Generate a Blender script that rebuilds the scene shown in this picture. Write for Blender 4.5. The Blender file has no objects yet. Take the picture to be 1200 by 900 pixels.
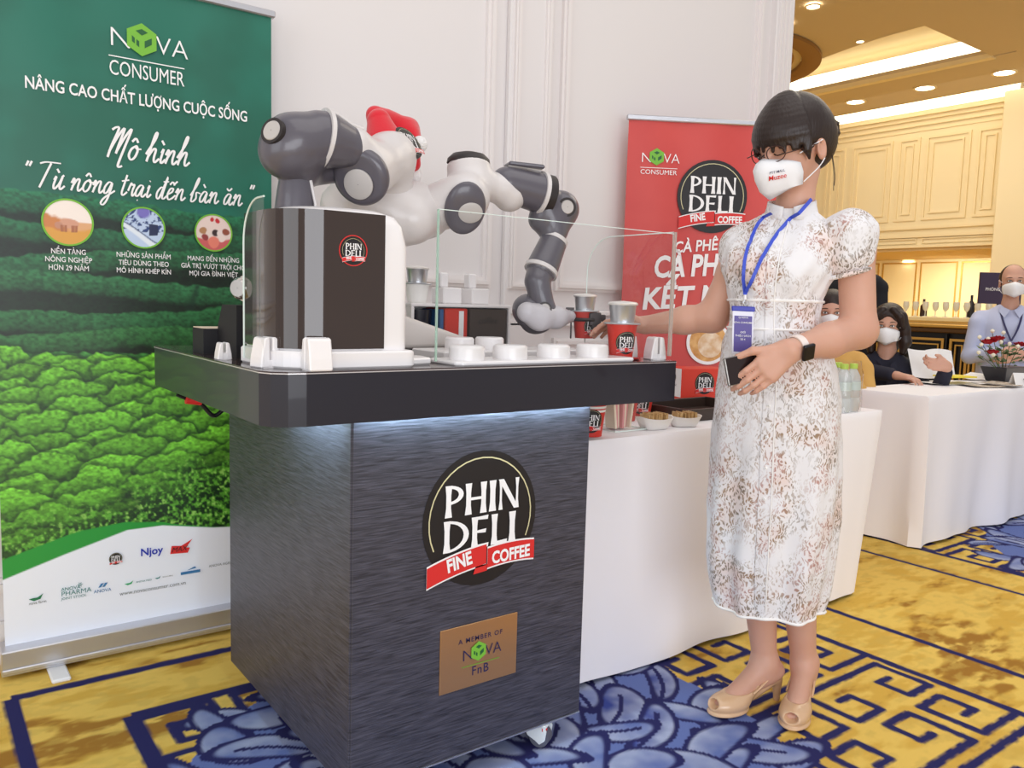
import bpy, bmesh, math, random
import numpy as np
from mathutils import Vector, Matrix
from mathutils.geometry import tessellate_polygon

random.seed(7)
S = bpy.context.scene
C = bpy.context.scene.collection
R = math.radians

# ------------------------------------------------------------------ camera
FPX = 957.19
yaw, pit, rol = R(53.2553), R(-5.6818), R(1.5956)
F = Vector((math.cos(yaw)*math.cos(pit), math.sin(yaw)*math.cos(pit), math.sin(pit)))
Rt = Vector((math.sin(yaw), -math.cos(yaw), 0))
Up = Rt.cross(F)
R2 = math.cos(rol)*Rt + math.sin(rol)*Up
U2 = -math.sin(rol)*Rt + math.cos(rol)*Up
cd = bpy.data.cameras.new('camera')
cd.sensor_width = 36
cd.lens = FPX/1200*36
cd.clip_start = .05
cd.clip_end = 200
cam = bpy.data.objects.new('camera', cd)
C.objects.link(cam)
cam.matrix_world = Matrix(((R2.x, U2.x, -F.x, 0), (R2.y, U2.y, -F.y, 0), (R2.z, U2.z, -F.z, 1.1313), (0, 0, 0, 1)))
S.camera = cam

# ------------------------------------------------------------------ world, lights, exposure
S.view_settings.view_transform = 'Standard'
S.view_settings.look = 'None'
S.view_settings.exposure = 0.14
S.view_settings.gamma = 1.0
S.view_settings.use_curve_mapping = False
W = bpy.data.worlds.new('world')
S.world = W
W.use_nodes = True
bg = W.node_tree.nodes['Background']
bg.inputs[0].default_value = (1.0, .985, .99, 1)
bg.inputs[1].default_value = .5
def area(name, loc, target, size, energy, col, size_y=None):
    d = bpy.data.lights.new(name, 'AREA')
    d.shape = 'RECTANGLE'
    d.size = size
    d.size_y = size_y or size
    d.energy = energy
    d.color = col
    o = bpy.data.objects.new(name, d)
    C.objects.link(o)
    o.location = loc
    o.rotation_euler = (Vector(target)-Vector(loc)).to_track_quat('-Z', 'Y').to_euler()
    return o
area('window_daylight', (-1.0, -4.2, 1.4), (1.8, 1.6, .5), 4.6, 172, (.91, .94, 1.0), 2.6)
area('side_window_daylight', (-3.2, .2, 1.7), (1.2, 2.0, .7), 2.6, 42, (.88, .94, 1.0), 2.4)
area('overhead_fill_light', (1.6, .4, 4.3), (1.6, 1.2, 0), 3.5, 36, (1.0, .96, .93), 3.0)  # overhead fill added for the near area, where no ceiling is built
area('hall_light', (7.0, 3.5, 4.8), (7.0, 3.5, 0), 5.0, 130, (1.0, .93, .80), 4.0)
area('far_hall_light', (13.2, 7.5, 4.6), (14.5, 7.5, 1.5), 5.0, 160, (1.0, .93, .79), 6.0)

# ------------------------------------------------------------------ helpers
ORG = {}
def thing(name, label, cat, loc=(0, 0, 0), rz=0, group=None):
    o = bpy.data.objects.new(name, None)
    o.empty_display_size = .05
    C.objects.link(o)
    o.location = loc
    o.rotation_euler = (0, 0, rz)
    o['label'] = label
    o['category'] = cat
    if group: o['group'] = group
    ORG[o] = np.array(loc, float) if rz == 0 else np.zeros(3)
    return o
def tag(o, label, cat, group=None):
    o['label'] = label
    o['category'] = cat
    if group: o['group'] = group
    return o
def struct(o):
    o['kind'] = 'structure'
    return o
def copy_tree(o, parent=None):
    c = o.copy()
    C.objects.link(c)
    c.parent = parent
    for ch in list(o.children): copy_tree(ch, c)
    return c

MATS = {}
def mat(name, col, rough=.5, metal=0, bump=None, var=None, trans=0, emit=0, coat=0, ior=1.45, alpha=1, sheen=0, sss=0, stretch=None):
    if name in MATS: return MATS[name]
    m = bpy.data.materials.new(name)
    m.use_nodes = True
    nt = m.node_tree
    b = nt.nodes['Principled BSDF']
    c4 = (*col, 1)
    b.inputs['Base Color'].default_value = c4
    b.inputs['Roughness'].default_value = rough
    b.inputs['Metallic'].default_value = metal
    b.inputs['IOR'].default_value = ior
    b.inputs['Transmission Weight'].default_value = trans
    b.inputs['Coat Weight'].default_value = coat
    b.inputs['Sheen Weight'].default_value = sheen
    if sss:
        b.inputs['Subsurface Weight'].default_value = sss
        b.inputs['Subsurface Radius'].default_value = (.012, .004, .002)
        b.inputs['Subsurface Scale'].default_value = 1
    if emit:
        b.inputs['Emission Color'].default_value = c4
        b.inputs['Emission Strength'].default_value = emit
    if bump or var:
        tc = nt.nodes.new('ShaderNodeTexCoord')
        mp = nt.nodes.new('ShaderNodeMapping')
        nt.links.new(tc.outputs['Object'], mp.inputs[0])
        if stretch: mp.inputs['Scale'].default_value = stretch
    if bump:
        n = nt.nodes.new('ShaderNodeTexNoise')
        n.inputs['Scale'].default_value = bump[0]
        n.inputs['Detail'].default_value = 4
        nt.links.new(mp.outputs[0], n.inputs['Vector'])
        bp = nt.nodes.new('ShaderNodeBump')
        bp.inputs['Strength'].default_value = bump[1]
        bp.inputs['Distance'].default_value = bump[2] if len(bump) > 2 else .002
        nt.links.new(n.outputs['Fac'], bp.inputs['Height'])
        nt.links.new(bp.outputs[0], b.inputs['Normal'])
    if var:
        n = nt.nodes.new('ShaderNodeTexNoise')
        n.inputs['Scale'].default_value = var[0]
        n.inputs['Detail'].default_value = 5
        nt.links.new(mp.outputs[0], n.inputs['Vector'])
        r = nt.nodes.new('ShaderNodeValToRGB')
        r.color_ramp.elements[0].position = .3
        r.color_ramp.elements[1].position = .7
        r.color_ramp.elements[0].color = (*var[1], 1)
        r.color_ramp.elements[1].color = (*var[2], 1)
        nt.links.new(n.outputs['Fac'], r.inputs[0])
        nt.links.new(r.outputs[0], b.inputs['Base Color'])
    MATS[name] = m
    return m
def vcol_mat(name, rough=.8, noise=None, bump=None, spec=.5, coat=0):
    if name in MATS: return MATS[name]
    m = bpy.data.materials.new(name)
    m.use_nodes = True
    nt = m.node_tree
    b = nt.nodes['Principled BSDF']
    b.inputs['Roughness'].default_value = rough
    b.inputs['Specular IOR Level'].default_value = spec
    b.inputs['Coat Weight'].default_value = coat
    b.inputs['Coat Roughness'].default_value = .35
    a = nt.nodes.new('ShaderNodeAttribute')
    a.attribute_name = 'Col'
    src = a.outputs['Color']
    tc = nt.nodes.new('ShaderNodeTexCoord')
    if noise:
        n = nt.nodes.new('ShaderNodeTexNoise')
        n.inputs['Scale'].default_value = noise[0]
        n.inputs['Detail'].default_value = 3
        nt.links.new(tc.outputs['Object'], n.inputs['Vector'])
        mr = nt.nodes.new('ShaderNodeMapRange')
        mr.inputs['From Min'].default_value = .25
        mr.inputs['From Max'].default_value = .75
        mr.inputs['To Min'].default_value = 1-noise[1]
        mr.inputs['To Max'].default_value = 1+noise[1]
        nt.links.new(n.outputs['Fac'], mr.inputs['Value'])
        mx = nt.nodes.new('ShaderNodeVectorMath')
        mx.operation = 'MULTIPLY'
        nt.links.new(src, mx.inputs[0])
        nt.links.new(mr.outputs[0], mx.inputs[1])
        src = mx.outputs[0]
    nt.links.new(src, b.inputs['Base Color'])
    if bump:
        n = nt.nodes.new('ShaderNodeTexNoise')
        n.inputs['Scale'].default_value = bump[0]
        n.inputs['Detail'].default_value = 2
        nt.links.new(tc.outputs['Object'], n.inputs['Vector'])
        bp = nt.nodes.new('ShaderNodeBump')
        bp.inputs['Strength'].default_value = bump[1]
        bp.inputs['Distance'].default_value = .003
        nt.links.new(n.outputs['Fac'], bp.inputs['Height'])
        nt.links.new(bp.outputs[0], b.inputs['Normal'])
    MATS[name] = m
    return m

def link_mesh(name, me, mats, parent=None, smooth=False):
    for m in (mats if isinstance(mats, (list, tuple)) else [mats]): me.materials.append(m)
    if smooth: me.shade_smooth()
    o = bpy.data.objects.new(name, me)
    C.objects.link(o)
    if parent is not None: o.parent = parent
    ORG[o] = ORG[parent] if parent in ORG else np.zeros(3)
    return o

def basis(d):
    d = Vector(d).normalized()
    a = Vector((0, 0, 1)) if abs(d.z) < .95 else Vector((1, 0, 0))
    u = d.cross(a).normalized()
    return u, d.cross(u).normalized(), d

class MB:
    def __init__(s): s.v = []; s.f = []; s.m = []
    def add(s, vs, fs, mi=0):
        b = len(s.v)
        s.v += [tuple(p) for p in vs]
        s.f += [tuple(i+b for i in f) for f in fs]
        s.m += [mi]*len(fs)
        return s
    def box(s, lo, hi, mi=0):
        (a, b, c), (d, e, f) = lo, hi
        return s.add([(a, b, c), (d, b, c), (d, e, c), (a, e, c), (a, b, f), (d, b, f), (d, e, f), (a, e, f)],
                     [(3, 2, 1, 0), (4, 5, 6, 7), (0, 1, 5, 4), (1, 2, 6, 5), (2, 3, 7, 6), (3, 0, 4, 7)], mi)
    def obox(s, c, ax, ay, az, mi=0):
        c, ax, ay, az = map(Vector, (c, ax, ay, az))
        vs = [c+ax*i+ay*j+az*k for k in (-1, 1) for i, j in ((-1, -1), (1, -1), (1, 1), (-1, 1))]
        return s.add(vs, [(3, 2, 1, 0), (4, 5, 6, 7), (0, 1, 5, 4), (1, 2, 6, 5), (2, 3, 7, 6), (3, 0, 4, 7)], mi)
    def cyl(s, a, b, r0, r1=None, n=20, caps=True, mi=0, sx=1):
        r1 = r0 if r1 is None else r1
        a, b = Vector(a), Vector(b)
        u, w, d = basis(b-a)
        vs = []
        for p, r in ((a, r0), (b, r1)):
            for i in range(n):
                t = 2*math.pi*i/n
                vs.append(p+u*(r*sx*math.cos(t))+w*(r*math.sin(t)))
        fs = [(i, (i+1) % n, n+(i+1) % n, n+i) for i in range(n)]
        if caps: fs += [tuple(range(n-1, -1, -1)), tuple(range(n, 2*n))]
        return s.add(vs, fs, mi)
    def lathe(s, o, prof, n=28, axis=(0, 0, 1), mi=0):
        o = Vector(o)
        u, w, d = basis(axis)
        vs = []
        for r, h in prof:
            for i in range(n):
                t = 2*math.pi*i/n
                vs.append(o+d*h+u*(r*math.cos(t))+w*(r*math.sin(t)))
        fs = []
        for j in range(len(prof)-1):
            for i in range(n):
                fs.append((j*n+i, j*n+(i+1) % n, (j+1)*n+(i+1) % n, (j+1)*n+i))
        return s.add(vs, fs, mi)
    def tube(s, pts, r, n=8, mi=0, closed=False):
        pts = [Vector(p) for p in pts]
        N = len(pts)
        rs = r if isinstance(r, (list, tuple)) else [r]*N
        vs = []
        pu = None
        for k, p in enumerate(pts):
            if closed: t = pts[(k+1) % N]-pts[k-1]
            else: t = pts[min(k+1, N-1)]-pts[max(k-1, 0)]
            t.normalize()
            if pu is None: u = basis(t)[0]
            else: u = (pu-t*pu.dot(t)).normalized()
            pu = u
            w = t.cross(u)
            for i in range(n):
                a = 2*math.pi*i/n
                vs.append(p+u*(rs[k]*math.cos(a))+w*(rs[k]*math.sin(a)))
        fs = []
        for k in range(N if closed else N-1):
            k2 = (k+1) % N
            for i in range(n): fs.append((k*n+i, k*n+(i+1) % n, k2*n+(i+1) % n, k2*n+i))
        if not closed: fs += [tuple(range(n-1, -1, -1)), tuple((N-1)*n+i for i in range(n))]
        return s.add(vs, fs, mi)
    def prism(s, poly, o, ux, uy, un, h, mi=0):
        o, ux, uy, un = map(Vector, (o, ux, uy, un))
        n = len(poly)
        vs = [o+ux*x+uy*y for x, y in poly]+[o+ux*x+uy*y+un*h for x, y in poly]
        fs = [tuple(range(n-1, -1, -1)), tuple(range(n, 2*n))]+[(i, (i+1) % n, n+(i+1) % n, n+i) for i in range(n)]
        return s.add(vs, fs, mi)
    def flat(s, poly2, o, ux, uy, mi=0):
        o, ux, uy = map(Vector, (o, ux, uy))
        tr = tessellate_polygon([[Vector((x, y, 0)) for x, y in poly2]])
        nrm = ux.cross(uy)
        vs = [o+ux*x+uy*y for x, y in poly2]
        fs = []
        for t in tr:
            a, b, c = (vs[i] for i in t)
            fs.append(tuple(t) if (b-a).cross(c-a).dot(nrm) > 0 else tuple(reversed(t)))
        return s.add(vs, fs, mi)
    def loft(s, rings, mi=0, closed=True, caps=False):
        n = len(rings[0])
        vs = [tuple(p) for r in rings for p in r]
        fs = []
        for j in range(len(rings)-1):
            for i in range(n if closed else n-1):
                fs.append((j*n+i, j*n+(i+1) % n, (j+1)*n+(i+1) % n, (j+1)*n+i))
        if caps: fs += [tuple(range(n-1, -1, -1)), tuple((len(rings)-1)*n+i for i in range(n))]
        return s.add(vs, fs, mi)
    def text(s, body, o, ux, uy, size, mi=0, bold=0, shear=0, align='LEFT', sx=1, spacing=1):
        vs, fs = text_mesh(body, size, bold, shear, align, spacing)
        o, ux, uy = map(Vector, (o, ux, uy))
        return s.add([o+ux*(v[0]*sx)+uy*v[1] for v in vs], fs, mi)
    def build(s, name, mats, parent=None, smooth=False, bevel=0, seg=1, local=False):
        me = bpy.data.meshes.new(name)
        v = np.array(s.v, float)
        if parent is not None and not local: v = v-ORG[parent]
        me.from_pydata([tuple(p) for p in v], [], s.f)
        me.polygons.foreach_set('material_index', s.m)
        if bevel:
            bm = bmesh.new()
            bm.from_mesh(me)
            bmesh.ops.remove_doubles(bm, verts=bm.verts, dist=1e-5)
            es = [e for e in bm.edges if len(e.link_faces) == 2 and e.calc_face_angle() > .5]
            bmesh.ops.bevel(bm, geom=es, offset=bevel, segments=seg, affect='EDGES', profile=.5, clamp_overlap=True)
            bm.to_mesh(me)
            bm.free()
        me.update()
        o = link_mesh(name, me, mats, parent, smooth)
        if smooth:
            try: me.set_sharp_from_angle(angle=R(42))
            except Exception: pass
        return o

TXT = {}
def text_mesh(body, size, bold, shear, align, spacing):
    key = (body, bold, shear, align, spacing)
    if key not in TXT:
        c = bpy.data.curves.new('lettering', 'FONT')
        c.body = body
        c.offset = bold
        c.shear = shear
        c.align_x = align
        c.space_character = spacing
        c.resolution_u = 3
        o = bpy.data.objects.new('lettering', c)
        C.objects.link(o)
        bpy.context.view_layer.update()
        me = bpy.data.meshes.new_from_object(o.evaluated_get(bpy.context.evaluated_depsgraph_get()))
        TXT[key] = ([tuple(v.co[:2]) for v in me.vertices], [tuple(p.vertices) for p in me.polygons])
        bpy.data.objects.remove(o)
        bpy.data.curves.remove(c)
        bpy.data.meshes.remove(me)
    vs, fs = TXT[key]
    return [(x*size, y*size) for x, y in vs], fs

# value noise for the printed and woven patterns
def vnoise(x, y, seed=0):
    xi = np.floor(x).astype(np.int64); yi = np.floor(y).astype(np.int64)
    xf = x-xi; yf = y-yi
    def h(a, b):
        n = (a*374761393+b*668265263+seed*1442695041) & 0x7fffffff
        n = ((n ^ (n >> 13))*1274126177) & 0x7fffffff
        return ((n ^ (n >> 16)) & 0xffff)/65535.0
    u = xf*xf*(3-2*xf); v = yf*yf*(3-2*yf)
    return (h(xi, yi)*(1-u)+h(xi+1, yi)*u)*(1-v)+(h(xi, yi+1)*(1-u)+h(xi+1, yi+1)*u)*v
def fbm(x, y, seed=0, o=4):
    r = 0; a = .5
    for i in range(o):
        r = r+a*vnoise(x*2**i, y*2**i, seed+i*17); a *= .5
    return r/(1-.5**o)
def lin(r, g, b):
    f = lambda c: c/12.92 if c <= .04045 else ((c+.055)/1.055)**2.4
    return (f(r/255), f(g/255), f(b/255))
def mixc(a, b, t):
    return a*(1-t[..., None])+np.array(b)*t[..., None]
def sstep(a, b, x):
    t = np.clip((x-a)/(b-a), 0, 1)
    return t*t*(3-2*t)
def color_grid(name, xs, ys, pos, col, material, parent=None):
    nx, ny = len(xs), len(ys)
    X, Y = np.meshgrid(xs, ys, indexing='ij')
    co = pos(X, Y).reshape(-1, 3)
    if parent is not None: co = co-ORG[parent]
    i, j = np.meshgrid(np.arange(nx-1), np.arange(ny-1), indexing='ij')
    q = np.stack([i*ny+j, (i+1)*ny+j, (i+1)*ny+j+1, i*ny+j+1], -1).reshape(-1, 4)
    me = bpy.data.meshes.new(name)
    me.vertices.add(len(co)); me.vertices.foreach_set('co', co.astype(np.float32).ravel())
    me.loops.add(q.size); me.loops.foreach_set('vertex_index', q.astype(np.int32).ravel())
    me.polygons.add(len(q)); me.polygons.foreach_set('loop_start', np.arange(0, q.size, 4, dtype=np.int32))
    me.update(calc_edges=True)
    ca = me.color_attributes.new('Col', 'FLOAT_COLOR', 'POINT')
    c = np.ones((len(co), 4), np.float32)
    c[:, :3] = col(X, Y).reshape(-1, 3)
    ca.data.foreach_set('color', c.ravel())
    return link_mesh(name, me, material, parent, True)

# signed distance fields meshed with surface nets, for the organic bodies
class SDF:
    def __init__(s, lo, hi, h):
        s.lo = np.array(lo, float); s.h = h
        s.n = np.ceil((np.array(hi)-s.lo)/h).astype(int)+1
        s.f = np.full(s.n, 1.0, np.float32)
        s.T = None
    def pt(s, p):
        p = np.array(p, float)
        return p if s.T is None else s.T[0] @ p + s.T[1]
    def sub(s, lo, hi, pad):
        a = np.clip(np.floor((lo-pad-s.lo)/s.h).astype(int), 0, s.n)
        b = np.clip(np.ceil((hi+pad-s.lo)/s.h).astype(int)+1, 0, s.n)
        sl = tuple(slice(a[i], b[i]) for i in range(3))
        g = [(np.arange(a[i], b[i])*s.h+s.lo[i]).astype(np.float32) for i in range(3)]
        return sl, g[0][:, None, None], g[1][None, :, None], g[2][None, None, :]
    def put(s, sl, d, k, op):
        a = s.f[sl]
        if op == '+':
            h = np.clip(.5+.5*(a-d)/k, 0, 1)
            s.f[sl] = a*(1-h)+d*h-k*h*(1-h)
        elif op == '-':
            d = -d
            h = np.clip(.5-.5*(a-d)/k, 0, 1)
            s.f[sl] = a*(1-h)+d*h+k*h*(1-h)
    def cone(s, a, b, ra, rb=None, k=.01, op='+'):
        rb = ra if rb is None else rb
        a, b = s.pt(a), s.pt(b)
        m = max(ra, rb)
        sl, x, y, z = s.sub(np.minimum(a, b)-m, np.maximum(a, b)+m, k+3*s.h)
        ab = b-a
        t = np.clip(((x-a[0])*ab[0]+(y-a[1])*ab[1]+(z-a[2])*ab[2])/max(ab@ab, 1e-12), 0, 1)
        d = np.sqrt((x-a[0]-t*ab[0])**2+(y-a[1]-t*ab[1])**2+(z-a[2]-t*ab[2])**2)-(ra+(rb-ra)*t)
        s.put(sl, d, k, op)
        return s
    def chain(s, pts, rs, k=.01, op='+'):
        for i in range(len(pts)-1): s.cone(pts[i], pts[i+1], rs[i], rs[i+1], k, op)
        return s
    def rotm(s, rot):
        M = np.eye(3) if rot is None else np.array(Matrix.Rotation(rot[2], 3, 'Z') @ Matrix.Rotation(rot[1], 3, 'Y') @ Matrix.Rotation(rot[0], 3, 'X'))
        return M if s.T is None else s.T[0] @ M
    def ell(s, c, r, rot=None, k=.01, op='+', M=None):
        c = s.pt(c); r = np.array(r, float)
        M = s.rotm(rot) if M is None else np.array(M)
        m = r.max()
        sl, x, y, z = s.sub(c-m, c+m, k+3*s.h)
        x = x-c[0]; y = y-c[1]; z = z-c[2]
        q = [M[0, i]*x+M[1, i]*y+M[2, i]*z for i in range(3)]
        k0 = np.sqrt((q[0]/r[0])**2+(q[1]/r[1])**2+(q[2]/r[2])**2)
        k1 = np.sqrt((q[0]/r[0]**2)**2+(q[1]/r[1]**2)**2+(q[2]/r[2]**2)**2)+1e-6
        s.put(sl, k0*(k0-1)/k1, k, op)
        return s
    def box(s, c, b, r=.005, rot=None, k=.004, op='+', M=None):
        c = s.pt(c); b = np.array(b, float)-r
        M = s.rotm(rot) if M is None else np.array(M)
        m = np.linalg.norm(b)+r
        sl, x, y, z = s.sub(c-m, c+m, k+3*s.h)
        x = x-c[0]; y = y-c[1]; z = z-c[2]
        q = [np.abs(M[0, i]*x+M[1, i]*y+M[2, i]*z)-b[i] for i in range(3)]
        d = np.sqrt(sum(np.maximum(t, 0)**2 for t in q))+np.minimum(np.maximum(np.maximum(q[0], q[1]), q[2]), 0)-r
        s.put(sl, d, k, op)
        return s
    def cyl(s, a, b, r, rd=.004, k=.004, op='+'):
        a, b = s.pt(a), s.pt(b)
        c = (a+b)/2; ax = b-a; L = np.linalg.norm(ax); ax = ax/L
        m = math.hypot(r, L/2)
        sl, x, y, z = s.sub(c-m, c+m, k+3*s.h)
        x = x-c[0]; y = y-c[1]; z = z-c[2]
        h = x*ax[0]+y*ax[1]+z*ax[2]
        rr = np.sqrt(np.maximum(x*x+y*y+z*z-h*h, 0))
        p = rr-(r-rd); q = np.abs(h)-(L/2-rd)
        d = np.sqrt(np.maximum(p, 0)**2+np.maximum(q, 0)**2)+np.minimum(np.maximum(p, q), 0)-rd
        s.put(sl, d, k, op)
        return s
    def mesh(s, name, mats, parent=None, local=False):
        f = s.f
        ins = f < 0
        cnt = np.zeros(np.array(f.shape)-1, np.int8)
        cs = [(i, j, k) for i in (0, 1) for j in (0, 1) for k in (0, 1)]
        nx, ny, nz = f.shape
        vw = lambda A, c: A[c[0]:nx-1+c[0], c[1]:ny-1+c[1], c[2]:nz-1+c[2]]
        for c in cs: cnt += vw(ins, c)
        act = (cnt > 0) & (cnt < 8)
        ijk = np.argwhere(act)
        idx = np.full(act.shape, -1, np.int32)
        idx[act] = np.arange(len(ijk))
        val = {c: f[ijk[:, 0]+c[0], ijk[:, 1]+c[1], ijk[:, 2]+c[2]] for c in cs}
        acc = np.zeros((len(ijk), 3)); num = np.zeros(len(ijk))
        for c in cs:
            for ax in range(3):
                if c[ax]: continue
                d = list(c); d[ax] = 1; d = tuple(d)
                a, b = val[c], val[d]
                m = (a < 0) != (b < 0)
                t = np.where(m, a/np.where(m, a-b, 1), 0)
                p = np.tile(np.array(c, float), (len(ijk), 1)); p[:, ax] = t
                acc[m] += p[m]; num[m] += 1
        co = (ijk+acc/num[:, None])*s.h+s.lo
        quads = []
        for ax in range(3):
            o1, o2 = [(1, 2), (2, 0), (0, 1)][ax]
            A = [slice(1, n-1) for n in f.shape]; A[ax] = slice(0, f.shape[ax]-1)
            B = list(A); B[ax] = slice(1, f.shape[ax])
            a = ins[tuple(A)]; b = ins[tuple(B)]
            e = np.argwhere(a != b)
            if len(e) == 0: continue
            fl = a[e[:, 0], e[:, 1], e[:, 2]]
            g = e.copy()
            for q in range(3):
                if q != ax: g[:, q] += 1
            def cell(d1, d2):
                h = g.copy(); h[:, o1] -= d1; h[:, o2] -= d2
                return idx[h[:, 0], h[:, 1], h[:, 2]]
            Q = np.stack([cell(1, 1), cell(0, 1), cell(0, 0), cell(1, 0)], 1)
            Q[~fl] = Q[~fl][:, ::-1]
            quads.append(Q)
        q = np.concatenate(quads)
        q = q[(q >= 0).all(1)]
        if parent is not None and not local: co = co-ORG[parent]
        me = bpy.data.meshes.new(name)
        me.vertices.add(len(co)); me.vertices.foreach_set('co', co.astype(np.float32).ravel())
        me.loops.add(q.size); me.loops.foreach_set('vertex_index', q.astype(np.int32).ravel())
        me.polygons.add(len(q)); me.polygons.foreach_set('loop_start', np.arange(0, q.size, 4, dtype=np.int32))
        me.update(calc_edges=True)
        me.validate()
        return link_mesh(name, me, mats, parent, True)

def spline(pts, n=8):
    P = [np.array(p, float) for p in pts]
    P = [2*P[0]-P[1]]+P+[2*P[-1]-P[-2]]
    out = []
    for i in range(1, len(P)-2):
        for k in range(n):
            t = k/n
            out.append(.5*((2*P[i])+(-P[i-1]+P[i+1])*t+(2*P[i-1]-5*P[i]+4*P[i+1]-P[i+2])*t*t+(-P[i-1]+3*P[i]-3*P[i+1]+P[i+2])*t**3))
    out.append(P[-2])
    return out
def interp(z, table):
    t = sorted(table)
    zs = [r[0] for r in t]
    return [float(np.interp(z, zs, [r[i] for r in t])) for i in range(1, len(t[0]))]

# ------------------------------------------------------------------ floor: woven carpet
GOLD = np.array(lin(236, 200, 102)); GOLD2 = np.array(lin(220, 178, 80)); BROWN = np.array(lin(150, 100, 40))
NAVY = np.array(lin(46, 46, 96)); PALE = np.array(lin(172, 180, 208)); MID = np.array(lin(106, 122, 180)); DEEP = np.array(lin(62, 76, 150))
def seg_d(X, Y, a, b):
    ax, ay = a; bx, by = b
    t = np.clip(((X-ax)*(bx-ax)+(Y-ay)*(by-ay))/((bx-ax)**2+(by-ay)**2), 0, 1)
    return np.hypot(X-ax-t*(bx-ax), Y-ay-t*(by-ay))
def carpet(X, Y):
    wob = (fbm(X*40, Y*40, 3, 2)-.5)*.008
    n1 = fbm(X*2.2+Y*.6, Y*5, 11, 5); n2 = fbm(X*9, Y*22, 5, 4)
    col = mixc(np.broadcast_to(GOLD, X.shape+(3,)), GOLD2, sstep(.4, .6, n2))
    b = sstep(.56, .66, n1*.6+n2*.4+.02*(Y > 1.9))
    col = mixc(col, BROWN, b*.8*sstep(.42, .55, n2+.08))
    col = mixc(col, GOLD*.8, sstep(.55, .7, fbm(X*22, Y*34, 9, 3))*.5)
    # meander key pattern inside the medallion frames
    fb = fbm(X*25, Y*25, 4, 2)
    def module(col, x0, x1, y0, y1, cx, cy, rr, seed):
        inside = (X > x0) & (X < x1) & (Y > y0) & (Y < y1)
        ts = .23
        ui = np.floor((X-x0)/ts); vi = np.floor((y1-Y)/ts)
        u = (X-x0)/ts-ui; v = (y1-Y)/ts-vi
        u = np.where((ui+vi) % 2 > .5, 1-u, u); 
        v = np.where(vi % 2 > .5, 1-v, v)
        pl = [(0, .12), (.86, .12), (.86, .88), (.34, .88), (.34, .46), (.6, .46)]
        d = np.full(X.shape, 9.)
        for p, q in zip(pl, pl[1:]): d = np.minimum(d, seg_d(u, v, p, q))
        line = sstep(.0175, .0105, np.abs(d)*ts+wob)
        col = mixc(col, NAVY, line*inside)
        # blue medallion of overlapping petals
        rng = random.Random(seed)
        pet = []
        for ring, (rad, cnt, la, lb) in enumerate(((rr*1.0, 24, .13, .05), (rr*.88, 22, .15, .06), (rr*.74, 19, .16, .062), (rr*.6, 16, .16, .065), (rr*.46, 12, .15, .06), (rr*.3, 9, .14, .06), (rr*.15, 6, .12, .055), (0, 1, .08, .08))):
            for i in range(cnt):
                a = 2*math.pi*(i+.5*(ring % 2))/cnt+rng.uniform(-.12, .12)
                r = rad+rng.uniform(-.03, .03)
                o = a+rng.choice((.5, .9, -.6))+rng.uniform(-.3, .3)
                pet.append((cx+r*math.cos(a), cy+r*math.sin(a), o, la*rng.uniform(.8, 1.15), lb*rng.uniform(.8, 1.2), rng.random()))
        base = (np.hypot(X-cx, Y-cy)+wob < rr*.97) & inside
        col = mixc(col, MID, base.astype(float))
        for px, py, o, la, lb, sh in pet:
            i0, i1 = np.searchsorted(X[:, 0], (px-.27, px+.27)); j0, j1 = np.searchsorted(Y[0], (py-.27, py+.27))
            if i1 <= i0 or j1 <= j0: continue
            sl = (slice(i0, i1), slice(j0, j1))
            dx, dy = X[sl]-px, Y[sl]-py
            e1 = (dx*math.cos(o)+dy*math.sin(o))/la
            e2 = (-dx*math.sin(o)+dy*math.cos(o)-.5*la*e1*e1*(1 if sh > .5 else -1)*.5)/lb
            q = np.hypot(e1, e2)+wob[sl]*4
            m = (q < 1) & inside[sl]
            sha = np.clip(.5+.5*e2*(1 if sh > .4 else -1)+(fb[sl]-.5)*.9, 0, 1)
            pc = mixc(np.broadcast_to(PALE, dx.shape+(3,)), MID if sh < .75 else DEEP, sha)
            cc = np.where(m[..., None], pc, col[sl])
            cc = mixc(cc, NAVY, m*sstep(1-.018/lb, 1-.010/lb, q))
            if sh > .45: cc = mixc(cc, NAVY, (m & (np.abs(e2-.1) < .007/lb) & (e1 < .5)).astype(float))
            col[sl] = cc
        return col
    col = module(col, .45, 2.53, -.9, 2.27, 1.12, 1.5, .78, 3)
    col = module(col, 3.91, 6.1, -.9, 2.27, 4.85, 1.0, .95, 8)
    def ln(c, a, half, m): return mixc(c, NAVY, sstep(half+.004, half-.002, np.abs(a+wob*.6))*m)
    for xo, xi, sx in ((.2, .45, 1), (2.80, 2.53, 1), (3.64, 3.91, 1), (6.37, 6.1, 1)):
        col = ln(col, X-xo, .019 if xo < 1 else .014, Y < 2.55)
        col = ln(col, X-xi, .022 if xo < 1 else .015, Y < 2.27)
    inx = ((X > .2) & (X < 2.8)) | ((X > 3.64) & (X < 6.37))
    iny = ((X > .45) & (X < 2.53)) | ((X > 3.91) & (X < 6.1))
    col = ln(col, Y-2.55, .018, inx)
    col = ln(col, Y-2.27, .018, iny)
    return col
ar = np.arange
xs = np.concatenate([ar(-3, 0, .06), ar(0, 2.9, .006), ar(2.9, 6.2, .012), ar(6.2, 19.1, .3)])
ys = np.concatenate([ar(-2, .6, .06), ar(.6, 2.84, .006), ar(2.84, 14.1, .3)])
fl = struct(color_grid('floor', xs, ys, lambda X, Y: np.stack([X, Y, 0*X], -1), carpet,
                       vcol_mat('carpet_wool', .95, noise=(900, .28), bump=(700, .5), spec=.1)))

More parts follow.
